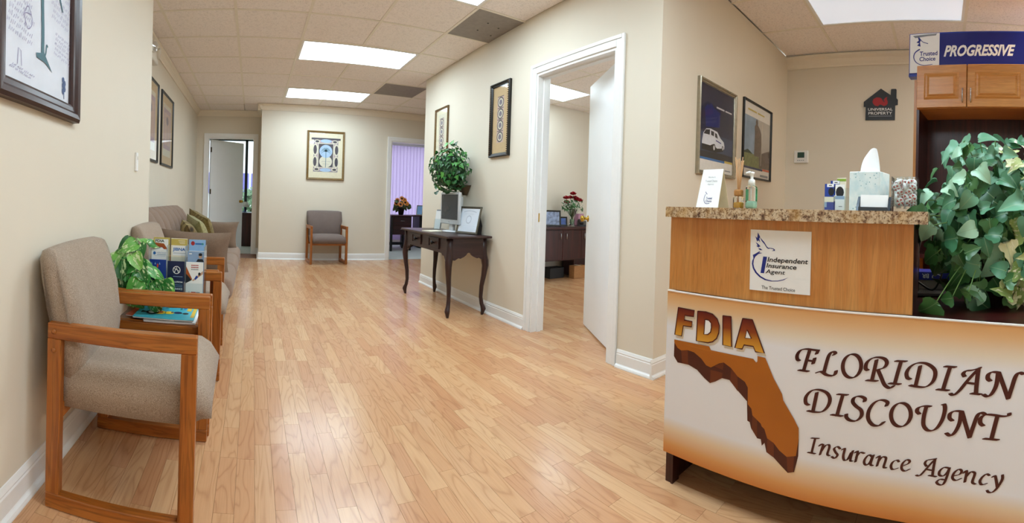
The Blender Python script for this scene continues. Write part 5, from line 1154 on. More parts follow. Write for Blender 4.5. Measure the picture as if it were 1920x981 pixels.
MB().lathe([(.05, 0), (.05, .01), (.012, .02), (.012, .12)], 14).build('base', 'blue_cloth', lp); MB().lathe([(.10, .11), (.07, .22), (.065, .22), (.095, .11)], 18).build('shade', 'paper_white', lp)
# ================================================================== reception desk
GP = [(-1.4, .76), (-.9, .92), (-.5, 1.075), (-.23, 1.195), (-.08, 1.252), (.08, 1.293), (.27, 1.312), (.5, 1.322), (.72, 1.329), (.95, 1.334), (1.2, 1.338)]
def gx(y):
    """front line of the gently curved desk: X as a function of Y"""
    n = len(GP); i = 0
    while i < n-2 and y > GP[i+1][0]: i += 1
    def sl(k):
        a, b = max(k-1, 0), min(k+1, n-1); return (GP[b][1]-GP[a][1])/(GP[b][0]-GP[a][0])
    h = GP[i+1][0]-GP[i][0]; t = (y-GP[i][0])/h; a, b = sl(i)*h, sl(i+1)*h
    return (2*t**3-3*t*t+1)*GP[i][1]+(t**3-2*t*t+t)*a+(-2*t**3+3*t*t)*GP[i+1][1]+(t**3-t*t)*b
def slab(y0, y1, off0, off1, z0, z1, n=36):
    """board following the curved front between two offsets from the front line"""
    b = MB(); vs = []; fs = []
    for i in range(n+1):
        y = y0+(y1-y0)*i/n
        for o in (off0, off1):
            x = gx(y)+o if o < 5 else o-5
            vs += [(x, y, z0), (x, y, z1)]
    for i in range(n):
        k = 4*i
        for a, c in ((0, 1), (1, 3), (3, 2), (2, 0)): fs.append((k+a, k+c, k+4+c, k+4+a))
    fs += [(0, 1, 3, 2), (4*n, 4*n+2, 4*n+3, 4*n+1)]
    return b.add(vs, fs)
def banner_mat():
    t = NT('banner_print'); g = t.n.new('ShaderNodeNewGeometry'); sx = t.n.new('ShaderNodeSeparateXYZ'); t.link(g.outputs['Position'], sx.inputs[0])
    mr = t.n.new('ShaderNodeMapRange'); mr.inputs[1].default_value = .112; mr.inputs[2].default_value = .706; t.link(sx.outputs[2], mr.inputs[0])
    t.col(t.ramp(mr.outputs[0], [(0, srgb('#cf7f38')), (.06, srgb('#dd9f60')), (.15, srgb('#e9d2b2')), (.22, srgb('#edeff5')), (.78, srgb('#eff1f7')), (.85, srgb('#ecdfca')), (.93, srgb('#e6bd8c')), (1, srgb('#dfa364'))]))
    t.set(Roughness=.32)
banner_mat()
def emblem_mat():
    t = NT('emblem_gradient'); g = t.n.new('ShaderNodeNewGeometry'); sx = t.n.new('ShaderNodeSeparateXYZ'); t.link(g.outputs['Position'], sx.inputs[0])
    mr = t.n.new('ShaderNodeMapRange'); mr.inputs[1].default_value = .545; mr.inputs[2].default_value = .652; t.link(sx.outputs[2], mr.inputs[0])
    t.col(t.ramp(mr.outputs[0], [(0, srgb('#e0a63a')), (.3, srgb('#c9892a')), (.6, srgb('#8f3f16')), (1, srgb('#5f0f10'))])); t.set(Roughness=.35)
emblem_mat()
flat('emblem_line', '#4a0d10', .4, var=.02); flat('emblem_shadow', '#d6cbb8', .5, var=.02); flat('map_orange', '#b0651a', .35, var=.05, scale=6); flat('map_brown', '#6a2f14', .4, var=.08, scale=14); flat('map_dark', '#4c1c10', .4, var=.05); flat('script_ink', '#4a1710', .4, var=.15, scale=9); flat('logo_blue', '#1c2a86', .4, var=.02); flat('logo_black', '#16181c', .5, var=.02); flat('kick_dark', '#241410', .5); flat('edge_white', '#efeae2', .4)
def granite():
    t = NT('granite'); v = t.coord('Object'); vo = t.n.new('ShaderNodeTexVoronoi'); vo.inputs['Scale'].default_value = 130; t.link(v, vo.inputs['Vector'])
    n = t.noise(v, 60, 4, .7); n2 = t.noise(v, 14, 2); n3 = t.noise(v, 170, 2, .6)
    c = t.ramp(n, [(.30, srgb('#4a3026')), (.40, srgb('#8a6a50')), (.50, srgb('#c3a987')), (.60, srgb('#d9c7a9')), (.72, srgb('#a98a68'))])
    s = t.ramp(n3, [(.36, (.25, .18, .15)), (.45, (1, 1, 1))]); c = t.mixc(1., c, s, 'MULTIPLY')
    c = t.mixc(t.ramp(n2, [(.5, (0, 0, 0)), (.75, (.5, .5, .5))]), c, srgb('#c99a4e')); t.col(c); t.set(Roughness=.25)
granite()
rd = thing('reception_desk', 'curved wooden reception desk with a large printed company banner on its front', 'desk', (0, 0, 0))
DY0, DY1 = -1.15, .945
bn = slab(DY0, DY1, 0, .010, .1125, .7045, 60).build('banner', 'banner_print', rd)
slab(DY0, DY1, -.0015, .012, .7045, .708, 60).build('banner_edge', 'edge_white', bn)
slab(DY0, DY1-.004, .012, .030, .14, .695).build('front_board', 'cherry_Z', rd)
slab(DY0, DY1-.006, .012, 7.02, .672, .7035).build('desktop', 'mahogany_Y', rd)
MB().box(gx(.93)+.012, 2.02, .915, .939, .0, .672).build('end_panel', 'mahogany_Z', rd)
MB().box(gx(.93)+.008, gx(.93)+.05, .905, .914, .0, .1125).build('foot', 'mahogany_Z', rd)
slab(DY0, DY1-.05, .30, .315, .0, .672).build('kick_board', 'kick_dark', rd)
PY0, PY1 = .078, .953
slab(PY0, PY1, .02, .040, .7085, .980, 24).build('upper_panel', 'cherry_Z', rd)
MB().box(gx(PY0)+.041, 1.66, PY0, PY0+.018, .7045, .980).build('end_panel', 'mahogany_Z', rd)
MB().box(gx(PY1)+.041, 1.66, PY1-.03, PY1-.012, .7045, .980).build('end_panel', 'mahogany_Z', rd)
b = slab(.035, .957, -.012, 6.72, .980, 1.018, 30); b.build('granite_top', 'granite', rd)
# the banner's printed artwork
def on_front(off): return lambda u, v, h: (gx(-u)+off-h, -u, v)
pl = Plane2(on_front(0.))
pl.poly(MAP_SIDE, 'map_dark', .0012)
for q in MAP_STRIPES: pl.poly(q, 'map_brown', .0016)
pl.poly(MAP_FACE, 'map_orange', .0022)
pl.build('map_print', bn)
pl = Plane2(on_front(0.))
for P in EMB: pl.poly([(u+.006, v-.009) for u, v in P], 'emblem_shadow', .0010)
for P in EMB:
    pl.poly(P, 'emblem_gradient', .0022); pl.line(P+P[:2], .0042, 'emblem_line', .0026)
for P in EMB_HOLES:
    pl.poly(P, 'paper_white', .0030); pl.line(P+P[:2], .0036, 'emblem_line', .0034)
pl.build('capital_lettering', bn)
pl = Plane2(on_front(0.))
for s in SCRIPT_BIG: pl.nib(s, .0128, math.radians(22), 'script_ink', .0015, 6, .24)
pl.build('script_lettering', bn)
pl = Plane2(on_front(0.))
for s in SCRIPT_SMALL: pl.nib(s, .0085, math.radians(25), 'script_ink', .0015, 6, .25)
pl.build('script_lettering', bn)
# placard on the upper panel
pc = thing('logo_placard', 'white square placard with a blue eagle on the upper wood panel of the desk', 'sign', (0, 0, 0))
of = on_front(.02); cs = [of(u, v, .0035) for u, v in PLAC]+[of(u, v, .0005) for u, v in PLAC]
MB().add(cs, [(0, 1, 2, 3), (7, 6, 5, 4), (0, 4, 5, 1), (1, 5, 6, 2), (2, 6, 7, 3), (3, 7, 4, 0)]).build('plate', 'paper_white', pc)
pl = Plane2(of)
for P in LOGO: pl.poly(P, 'logo_blue', .0042)
def put_text(pl, s, q, m, h, **kw):
    bl, br, tr, tl = q
    if any(c in s for c in 'pgy'): dz = .30*(tl[1]-bl[1]); bl, br = (bl[0], bl[1]-dz), (br[0], br[1]-dz)
    pl.text(s, (bl[0]+tl[0])/2, (br[0]+tr[0])/2, bl[1], tl[1], m, h, skew=((br[1]+tr[1])-(bl[1]+tl[1]))/2, **kw)
for s, q, bo, shr in (('Independent', LOGO_TXT[0], .020, .16), ('Insurance', LOGO_TXT[1], .020, .16), ('Agent', LOGO_TXT[2], .012, .16), ('The Trusted Choice', LOGO_TXT[3], .004, 0)): put_text(pl, s, q, 'logo_black', .0042, bold=bo, shear=shr)
pl.build('print', pc)

# ---- things on the counter (top at z = 1.018)
ZT = 1.0185
flat('card_cream', '#efe6c8', .7); flat('amber', '#d9a12e', .1, var=.05); flat('reed_tan', '#b98a5a', .7); flat('cork', '#a9763c', .6, var=.15, scale=90); flat('pump_white', '#eef2f2', .3, var=.01); flat('gel_green', '#b4ead2', .15, var=.05)
tc = thing('tent_card', 'folded white tent card with a small blue logo at the left end of the counter', 'sign', (1.475, .845, ZT), math.radians(-6))
b = MB(); w = .052; h = .150; d0 = .038
b.add([(-d0, w, 0), (-d0, -w, 0), (0, -w*.92, h), (0, w*.92, h), (-d0+.0015, w, 0), (-d0+.0015, -w, 0), (.0012, -w*.92, h-.001), (.0012, w*.92, h-.001)], [(0, 1, 2, 3), (7, 6, 5, 4), (0, 4, 5, 1), (1, 5, 6, 2), (3, 2, 6, 7), (0, 3, 7, 4)]); b.build('front_panel', 'paper_white', tc)
b = MB(); b.add([(d0, w, 0), (d0, -w, 0), (.0013, -w*.92, h), (.0013, w*.92, h), (d0-.0015, w, 0), (d0-.0015, -w, 0), (.0016, -w*.92, h-.003), (.0016, w*.92, h-.003)], [(0, 1, 2, 3), (7, 6, 5, 4), (0, 4, 5, 1), (1, 5, 6, 2), (3, 2, 6, 7), (0, 3, 7, 4)]); b.build('back_panel', 'card_cream', tc)
pl = Plane2(lambda u, v, q: (-d0+d0*v/h-q, -u*(1-.08*v/h), v))
pl.text('We Are A', -.018, .018, .116, .122, 'ink_grey', .0006); pl.text('Trusted Choice', -.030, .030, .100, .108, 'ink_grey', .0006); pl.text('Agency', -.016, .016, .087, .094, 'ink_grey', .0006)
pl.text('Trusted', -.010, .018, .032, .041, 'logo_blue', .0006, .01); pl.text('Choice', -.010, .018, .021, .030, 'logo_blue', .0006, .01)
pl.line([(-.016, .052), (-.020, .040), (-.018, .026), (-.008, .016), (.010, .017)], .002, 'logo_blue', .0006, 5); pl.line([(-.018, .062), (-.014, .056), (-.008, .052)], .0022, 'logo_blue', .0006); pl.build('print', tc)
ds = thing('reed_diffuser', 'small amber reed diffuser with a cork collar beside the tent card', 'diffuser', (1.50, .745, ZT))
clear('bottle_glass', (.97, .98, .97), .02)
b = MB(); rounded(b, -.017, .017, -.017, .017, 0, .046, .004); b.build('bottle', 'bottle_glass', ds)
MB().box(-.0135, .0135, -.0135, .0135, .0035, .024, bev=.002).build('oil', 'amber', ds); MB().box(-.015, .015, -.015, .015, .047, .073, bev=.006).build('collar', 'cork', ds)
for k in range(7):
    a = 2*math.pi*k/7; MB().tube([(-.004*math.cos(a), -.004*math.sin(a), .01), (.004*math.cos(a), .004*math.sin(a), .074), (.016*math.cos(a), .016*math.sin(a), .185+.006*(k % 3))], .0018, 6).build('reed', 'reed_tan', ds)
sn = thing('sanitizer_bottle', 'clear pump bottle of green hand sanitizer beside the reed diffuser', 'bottle', (1.515, .698, ZT))
b = MB(); rounded(b, -.016, .016, -.021, .021, 0, .088, .009); b.build('bottle', 'bottle_glass', sn)
b = MB(); rounded(b, -.0125, .0125, -.0175, .0175, .003, .030, .007); b.build('gel', 'gel_green', sn); MB().box(-.0125, .0125, .013, .0165, .032, .074).build('label_strip', flat('gel_label', '#2fae76', .4), sn)
MB().lathe([(.013, .088), (.013, .108), (.010, .112), (.006, .114), (.006, .130), (.010, .132), (.010, .140), (.004, .142)], 16).build('pump', 'pump_white', sn); MB().tube([(0, 0, .136), (-.012, .004, .139), (-.03, .01, .134)], [.005, .005, .003], 8).build('nozzle', 'pump_white', sn); MB().tube([(0, 0, .09), (0, 0, .01)], .002, 6).build('dip_tube', 'pump_white', sn)
# brochure rack behind
hk = thing('brochure_rack', 'small clear rack of leaflets behind the tissue box on the counter', 'holder', (1.66, .375, ZT), 0)
MB().box(-.045, .035, -.075, .068, 0, .003).build('base', 'acrylic', hk); MB().box(-.046, -.044, -.075, .068, 0, .055).build('front_lip', 'acrylic', hk); MB().box(-.002, 0, -.075, .068, 0, .09).build('tier_lip', 'acrylic', hk)
def leaflet(x, y, z0, h, base, label, deco):
    o = thing('leaflet', label, 'leaflet', (1.66+x, .375+y, ZT+z0), group='leaflets in the small counter rack'); MB().box(-.0015, .0015, -.018, .018, 0, h).build('paper', base, o)
    pl = Plane2(lambda u, v, q: (-.0015-q, -u, v)); deco(pl, h); pl.build('print', o)
def lf_a(pl, h): pl.rect(-.018, -.009, h-.035, h, 'b_royal', .0004); pl.rect(-.009, .018, h-.012, h, 'paper_white', .0004); pl.ell((.008, h-.03), .012, .016, 'ink_black', .0005, 12); pl.rect(-.018, .018, h*.30, h*.5, 'b_cream', .0006); pl.rect(-.018, -.009, .01, h*.3, 'b_grayblue', .0006); pl.rect(-.002, .010, h-.008, h-.005, 'logo_black', .0007)
def lf_b(pl, h): pl.ell((0, h-.03), .016, .022, 'ink_black', .0005, 12); pl.rect(-.018, .018, .0, h*.42, 'paper_white', .0006); pl.rect(-.004, .010, .012, .015, 'ink_grey', .0007); pl.rect(-.018, .018, h*.42, h*.55, 'b_grayblue', .0006)
def lf_c(pl, h): pl.rect(-.018, .018, h-.014, h-.004, flat('leaf_lime', '#8fae3a', .5), .0004)
leaflet(-.030, .048, .004, .100, 'b_royal', 'blue and white leaflet at the left front of the small counter rack', lf_a)
leaflet(-.030, .006, .004, .098, 'paper_white', 'leaflet with a dark photo at the right front of the small counter rack', lf_b)
leaflet(.012, .036, .004, .115, 'b_royal', 'blue topped leaflet in the rear row of the small counter rack', lf_a)
leaflet(.022, .012, .004, .128, 'b_cream', 'lime topped leaflet standing tallest in the small counter rack', lf_c)
# tissue box
def tissue_mat():
    t = NT('tissue_box_print'); v = t.coord('Object'); vo = t.n.new('ShaderNodeTexVoronoi'); vo.inputs['Scale'].default_value = 95; t.link(v, vo.inputs['Vector']); n = t.noise(v, 26, 3); n2 = t.noise(v, 14, 2)
    a = t.ramp(n, [(.35, srgb('#cfe6ea')), (.6, srgb('#e6f2f2'))]); k = t.ramp(vo.outputs['Distance'], [(.18, (.35, .55, .60)), (.26, (1, 1, 1))]); m = t.ramp(n2, [(.48, (0, 0, 0)), (.54, (1, 1, 1))])
    t.col(t.mixc(m, a, t.mixc(1., a, k, 'MULTIPLY'))); t.set(Roughness=.5)
tissue_mat()
tb = thing('tissue_box', 'pale blue cube tissue box with a white tissue standing up', 'tissue box', (1.515, .247, ZT), math.radians(-11))
MB().box(-.055, .055, -.055, .055, 0, .135, bev=.002).build('carton', 'tissue_box_print', tb)
flat('tissue_white', '#f8f9fa', .8, var=.005)
ti = MB()
def tis(u, v):
    a = 2*math.pi*u; w = .035*(1-.50*v**2); k = (math.sin(a)+1)/2
    return ((.013*(1-.80*v)+.003*math.sin(3*a)*(1-v))*math.cos(a), w*math.sin(a)-.006*v*v+.0020*math.sin(5*a)*(1-v), .130+.098*v*(1-.26*v*k*k)*(1-.10*v*(1-k)**3))
ti.grid(tis, 32, 10, closed_u=True)
ti.build('tissue', 'tissue_white', tb)
# business cards
cd = thing('card_stand', 'dark business card stand with white cards in front of the tissue box', 'holder', (1.375, .210, ZT))
flat('stand_grey', '#3c4650', .2, .3)
MB().prism([(-.022, 0), (.028, 0), (.030, .012), (.020, .040), (.016, .040), (.010, .010), (-.018, .008), (-.022, .012)], 'Y', -.046, .046).build('stand', 'stand_grey', cd)
for s in (-1, 1): MB().prism([(-.022, 0), (.03, 0), (.026, .044), (.016, .046), (-.010, .020)], 'Y', s*.050-.004, s*.050+.004).build('side', 'stand_grey', cd)
MB().box(-.004, .008, -.0445, .0445, .010, .052, M=Matrix.Rotation(.25, 4, 'Y')).build('cards', 'paper_white', cd)
# candy jar with peppermints
cj = thing('candy_jar', 'square clear candy jar on the counter beside the tissue box', 'jar', (1.52, .122, ZT))
MB().box(-.040, .040, -.042, .042, .0, .018).build('foot', 'bottle_glass', cj)
for a in ((-.045, -.043, -.045, .045), (.043, .045, -.045, .045), (-.043, .043, -.045, -.043), (-.043, .043, .043, .045)): MB().box(a[0], a[1], a[2], a[3], .0185, .120).build('side', 'acrylic', cj)
MB().box(-.045, .045, -.045, .045, .0181, .0184).build('bottom', 'acrylic', cj)
flat('candy_white', '#f3efec', .35, var=.03); flat('candy_red', '#c43a34', .35)
def candy(p, rot, k):
    o = thing('peppermint', 'wrapped red and white peppermint in the candy jar', 'candy', p, group='peppermints in the candy jar'); o.rotation_euler = rot
    MB().lathe([(.004, -.006), (.013, -.005), (.0155, 0), (.013, .005), (.004, .006)], 14).build('candy', 'candy_white', o)
    st = MB()
    for q in range(4):
        a = q*math.pi/2
        for s in (1, -1): st.add([(.002*math.cos(a), .002*math.sin(a), s*.0064), (.0128*math.cos(a), .0128*math.sin(a), s*.0056), (.0128*math.cos(a+.75), .0128*math.sin(a+.75), s*.0056)], [(0, 1, 2)])
    st.build('stripes', 'candy_red', o)
    for s in (1, -1): MB().add([(s*.0135, 0, 0), (s*.021, .007, .004), (s*.023, 0, -.003), (s*.021, -.007, .003)], [(0, 1, 2), (0, 2, 3)]).build('wrapper_twist', 'candy_white', o)
rc = random.Random(12)
spots = []
for lay in range(5):
    for ix in range(2):
        for iy in range(3 if (lay+ix) % 2 else 2):
            n_ = 3 if (lay+ix) % 2 else 2; yy = (-.027, 0, .027)[iy] if n_ == 3 else (-.015, .015)[iy]
            candy((1.52+(-.019+.038*ix)+rc.uniform(-.003, .003), .122+yy+rc.uniform(-.002, .002), ZT+.034+.0165*lay+rc.uniform(-.002, .002)), (rc.uniform(-.7, .7), math.radians(75)+rc.uniform(-.6, .5), rc.uniform(-.7, .7)), lay)

# ================================================================== wall behind the desk
flat('poster_sky', '#141a3a', .35, var=.35, scale=4); flat('poster_road', '#1a1c26', .4); flat('poster_white', '#e8e6e0', .45); flat('poster_blue', '#2f6fb0', .45); flat('poster_yellow', '#c9b24e', .45); flat('car_white', '#d8dde6', .35); flat('car_glass', '#10131c', .3); flat('car_dark', '#0e0f14', .4); flat('poster_shape', '#10206a', .35, var=.1); flat('print_skyblue', '#8da4bb', .5, var=.25, scale=6); flat('print_field', '#7d8450', .6, var=.2); flat('print_figure', '#6a5c50', .6, var=.2); flat('print_haze', '#b8b4ac', .6, var=.1, scale=6); flat('rim_grey', '#c9ccd2', .4)
flat('poster_dusk', '#33415f', .4, var=.2, scale=5)
def suv(pl, w, h):
    a = w/2-.024
    pl.rect(-a, a, .125, h-.03, 'poster_sky', .0004); pl.rect(-a, a, .125, .30, 'poster_dusk', .0006); pl.poly([(-a, .122), (a, .122), (a, .17), (.1, .175), (-a, .165)], 'poster_road', .0008)
    pl.poly([(-.185, .468), (-.15, .50), (-.13, .495), (-.096, .519), (-.06, .49), (.038, .473), (.034, .363), (-.166, .339)], 'poster_shape', .0010)
    pl.poly([(-.215, .20), (-.213, .235), (-.198, .29), (-.160, .326), (-.102, .335), (.0, .327), (.046, .289), (.101, .265), (.114, .238), (.112, .215), (.060, .20), (-.02, .195), (-.10, .205)], 'car_white', .0014)
    pl.poly([(-.215, .175), (-.215, .215), (-.10, .215), (-.06, .23), (.0, .205), (.07, .215), (.11, .212), (.09, .195), (-.02, .172)], 'car_dark', .0018)
    for q in ([(-.195, .286), (-.165, .319), (-.108, .327), (-.112, .289)], [(-.093, .322), (-.050, .319), (-.051, .287), (-.091, .291)], [(-.037, .315), (-.007, .311), (.008, .278), (-.032, .284)]): pl.poly(q, 'car_glass', .0022)
    for c, r in (((-.045, .205), .026), ((.086, .216), .018)): pl.ell(c, r*.85, r*1.1, 'car_dark', .0022, 16); pl.ell(c, r*.5, r*.7, 'rim_grey', .0026, 14)
    pl.line([(-.02, .262), (.06, .25)], .008, 'logo_blue', .0022)
    pl.rect(-a, a, .03, .122, 'poster_white', .0006); pl.rect(-a, .12, .108, .124, 'poster_blue', .0012); pl.rect(.12, a, .112, .128, 'poster_yellow', .0012)
    pl.rect(-.02, .10, .498, .510, 'rim_grey', .0012); pl.rect(.115, .22, .498, .509, 'rim_grey', .0012); pl.rect(.13, .22, .05, .058, 'ink_grey', .0012)
picture('poster_frame', 'silver framed poster of a white car at dusk behind the reception desk', (2.785, YS, 1.262), 0, .555, .665, .028, .03, 'frame_silver', 'poster_white', suv, cat='poster')
def figure(pl, w, h):
    a = w/2-.022
    pl.rect(-a, a, .10, .53, 'print_skyblue', .0005); pl.poly([(.0, .53), (a, .53), (a, .11), (.06, .11), (.05, .3)], 'print_haze', .0008); pl.poly([(-a, .10), (.1, .10), (.06, .20), (-.1, .215), (-a, .23)], 'print_field', .0010); pl.poly([(-a, .22), (-.2, .245), (-.16, .235), (-.1, .215), (-a, .21)], flat('print_trees', '#3a4630', .7), .0012)
    pl.poly([(.037, .224), (.178, .264), (.285, .29), (.285, .105), (.043, .105)], 'print_figure', .0012); pl.poly([(-.07, .20), (-.062, .409), (-.07, .455), (-.045, .478), (.0, .478), (.047, .449), (.075, .413), (.095, .242), (.049, .225), (.04, .205)], 'print_figure', .0016); pl.ell((-.025, .498), .024, .028, 'print_figure', .0018, 14)
    pl.line([(.075, .13), (.10, .52)], .006, 'print_cream', .0020)
    pl.rect(-a, .12, .083, .100, 'ink_navy', .0012); pl.rect(.12, a, .088, .105, 'mag_orange', .0012); pl.rect(-.21, -.03, .577, .590, 'b_gold', .0010); pl.rect(-.01, .14, .577, .590, 'b_gold', .0010); pl.rect(.07, .25, .03, .05, 'ink_grey', .0010); pl.rect(-.23, -.05, .06, .064, 'ink_grey', .0010)
picture('poster_frame', 'black framed poster of a standing figure in a field behind the reception desk', (3.51, YS, 1.297), 0, .60, .66, .018, .024, 'frame_black', 'poster_white', figure, cat='poster')
flat('lcd_green', '#2f4a40', .2); flat('thermo_white', '#e9e7e2', .4, var=.01)
tm_ = thing('thermostat', 'white square thermostat with a dark display on the reception wall', 'thermostat', (XW, 1.405, 1.527), -math.pi/2)
MB().box(-.075, .075, -.025, 0, 0, .125, bev=.005).build('housing', 'thermo_white', tm_); MB().box(-.037, .037, -.0262, -.0248, .052, .108).build('display', 'lcd_green', tm_)
for k in range(4): MB().box(-.038+.02*k, -.026+.02*k, -.0262, -.0248, .022, .030).build('button', 'ink_grey', tm_)
flat('house_dark', '#23282c', .4, var=.03); flat('house_red', '#a31c1f', .45)
hs = thing('house_sign', 'dark house shaped sign with a red animal on the reception wall', 'sign', (XW, .603, 1.948), -math.pi/2)
# local x to viewer's right
hpx = lambda L: [((x-350)*.000505, (748-y)*.000468) for x, y in L]
out = hpx([(60, 748), (638, 748), (640, 440), (690, 430), (690, 325), (660, 290), (660, 110), (645, 97), (566, 97), (552, 110), (548, 225), (355, 85), (20, 360), (20, 460), (60, 465)])
MB().prism(out, 'Y', -.012, -.001).build('board', 'house_dark', hs)
pl = Plane2(lambda u, v, q: (u, -.012-q, v))
pl.poly(hpx([(190, 365), (210, 305), (270, 270), (335, 275), (375, 300), (400, 350), (430, 380), (492, 350), (492, 405), (470, 440), (420, 456), (370, 430), (340, 425), (300, 458), (250, 448), (210, 410)]), 'house_red', .0006); pl.poly(hpx([(410, 330), (440, 285), (482, 262), (474, 310), (490, 352), (440, 382)]), 'house_red', .0009)
pl.text('UNIVERSAL', -.122, .122, .092, .118, 'paper_white', .0006, .006); pl.text('PROPERTY', -.118, .118, .052, .080, 'paper_white', .0006, .006); pl.rect(-.115, .115, .034, .040, 'ink_grey', .0006); pl.build('print', hs)

# hutch with two raised panel doors, and the blue sign standing on it
ROT = math.radians(-9)
hu = thing('storage_hutch', 'tall cherry wood hutch with two raised panel doors behind the ivy', 'cabinet', (3.20, .172, 0), -math.pi/2+ROT)
# local x runs to the viewer's right (about -Y), local y goes back from the viewer
def Hx(d): return d
HW = .80
MB().box(-.045, -.020, .05, .40, 0.002, 2.03).build('side_panel', 'cherry_Z', hu); MB().box(HW, HW+.03, .03, .40, .002, 2.11).build('side_panel', 'cherry_Z', hu)
MB().box(-.020, HW, .385, .40, .002, 2.11).build('back_panel', 'mahogany_Z', hu); MB().box(-.018, HW, .02, .385, 1.80, 2.115).build('upper_box', 'cherry_X', hu); MB().box(-.018, HW, .03, .385, .70, .73).build('desk_shelf', 'mahogany_X', hu)
MB().box(-.020, .0, .03, .385, .73, 1.80).build('inner_side', 'mahogany_Z', hu)
def rdoor(x0, x1, hx):
    d = MB().box(x0, x1, .0, .019, 1.805, 2.118, bev=.003).build('door', 'cherry_X', hu)
    b = MB(); a0, a1, z0, z1 = x0+.055, x1-.055, 1.865, 2.06
    q = [(a0, z0), (a1, z0), (a1, z1), (a0, z1)]; def_ = .03
    q2 = [(a0+.012, z0+.012), (a1-.012, z0+.012), (a1-.012, z1-.012), (a0+.012, z1-.012)]; q3 = [(a0+.04, z0+.035), (a1-.04, z0+.035), (a1-.04, z1-.035), (a0+.04, z1-.035)]
    vs = [(x, -.0005, z) for x, z in q]+[(x, -.007, z) for x, z in q2]+[(x, -.002, z) for x, z in [(u+(.012 if i in (0, 3) else -.012), v+(.012 if i < 2 else -.012)) for i, (u, v) in enumerate(q2)]]+[(x, -.012, z) for x, z in q3]
    fs = []
    for r in range(3):
        for k in range(4): fs.append((r*4+k, r*4+(k+1) % 4, r*4+4+(k+1) % 4, r*4+4+k))
    fs.append((12, 13, 14, 15)); b.add(vs, fs); b.build('raised_panel', 'cherry_X', d)
    MB().tube([(hx, 0, 1.84), (hx, -.022, 1.845), (hx, -.022, 1.935), (hx, 0, 1.94)], .005, 8).build('handle', 'silver', d)
rdoor(-.016, .352, .325); rdoor(.358, HW, .385)
flat('sign_blue', '#14237e', .3, var=.06, scale=3); flat('sign_edge', '#1b3aa0', .3)
sg = thing('blue_sign', 'long blue sign with white slanted lettering standing on top of the hutch', 'sign', (3.45, .268, 2.1165), -math.pi/2+ROT)
MB().box(0, 1.02, 0, .06, .02, .345, bev=.006).build('housing', 'sign_edge', sg); MB().box(-.0, 1.02, .0, .08, .0, .02).build('stand', 'sign_edge', sg)
MB().box(.008, .245, -.004, .0, .028, .337).build('white_panel', 'paper_white', sg); MB().box(.248, 1.01, -.004, 0, .034, .331).build('blue_panel', 'sign_blue', sg)
pl = Plane2(lambda u, v, q: (u, -.004-q, v))
pl.text('PROGRESSIVE', .280, .84, .145, .235, 'paper_white', .0008, .035, .32)
K = 1.42
pl.text('Trusted', .088, .230, .160, .195, 'logo_blue', .0008, .02); pl.text('Choice', .086, .215, .118, .152, 'logo_blue', .0008, .02)
pl.line([(K*.062, .215), (K*.036, .190), (K*.028, .150), (K*.045, .108), (K*.085, .084), (K*.135, .090)], .008, 'logo_blue', .0008, 6, (1.2, .5)); pl.poly([(K*x, y) for x, y in [(.048, .315), (.055, .285), (.042, .27), (.058, .262), (.046, .245), (.066, .235), (.062, .27), (.068, .29)]], 'logo_blue', .0008); pl.line([(K*.052, .318), (K*.075, .275), (K*.095, .262), (K*.108, .256)], .005, 'logo_blue', .0008, 4)
pl.poly([(.03, .325), (.225, .333), (.215, .318), (.14, .315), (.05, .306)], 'ink_grey', .0008); pl.build('print', sg)

# ================================================================== big ivy on the desk
leaf_mat('ivy_blue', [(0, srgb('#2a5a3a')), (.35, srgb('#437d58')), (.65, srgb('#6fa888')), (1, srgb('#aedabb'))], None, .38)  # mint end of the ramp paints highlights into some leaves' colour
leaf_mat('ivy_green', [(0, srgb('#2c5a2f')), (.5, srgb('#3f7440')), (1, srgb('#5f9152'))], None, .36)
leaf_mat('ivy_pale', [(0, srgb('#7d9a4e')), (.4, srgb('#a3b86a')), (.75, srgb('#c9d191')), (1, srgb('#e3e0b0'))], srgb('#f0ecca'), .4)
IVYLOBE = [(.02, .02), (.24, -.14), (.44, -.13), (.57, .0), (.60, .13), (.45, .26), (.40, .38), (.37, .52), (.26, .70), (.11, .88), (.0, 1.0)]
IVYHEART = [(.02, .02), (.26, -.14), (.46, -.06), (.54, .12), (.51, .32), (.41, .52), (.28, .70), (.13, .88), (.0, 1.0)]
L_B = leaf_mesh('blue_ivy_leaf', IVYLOBE, ['ivy_blue'], .45, .45); L_B2 = leaf_mesh('curled_ivy_leaf', IVYHEART, ['ivy_blue'], .15, .75); L_G = leaf_mesh('green_ivy_leaf', IVYLOBE, ['ivy_green'], .35, .30); L_P = leaf_mesh('pale_ivy_leaf', IVYSTAR, ['ivy_pale'], .40, .35)
ig = thing('ivy_plant', 'large trailing ivy with blue green and pale leaves on the reception desk', 'plant', (1.55, -.19, .7045))
MB().lathe([(.09, 0), (.12, .17), (.13, .175), (.13, .20), (.118, .20), (.115, .17)], 24).build('pot', 'pot_dark', ig); MB().lathe([(.0005, .172), (.115, .172)], 24, cap=False).build('soil', 'soil', ig)
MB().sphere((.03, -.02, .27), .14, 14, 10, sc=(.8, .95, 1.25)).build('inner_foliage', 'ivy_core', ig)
ri = random.Random(33); st = MB(); cnt = 0
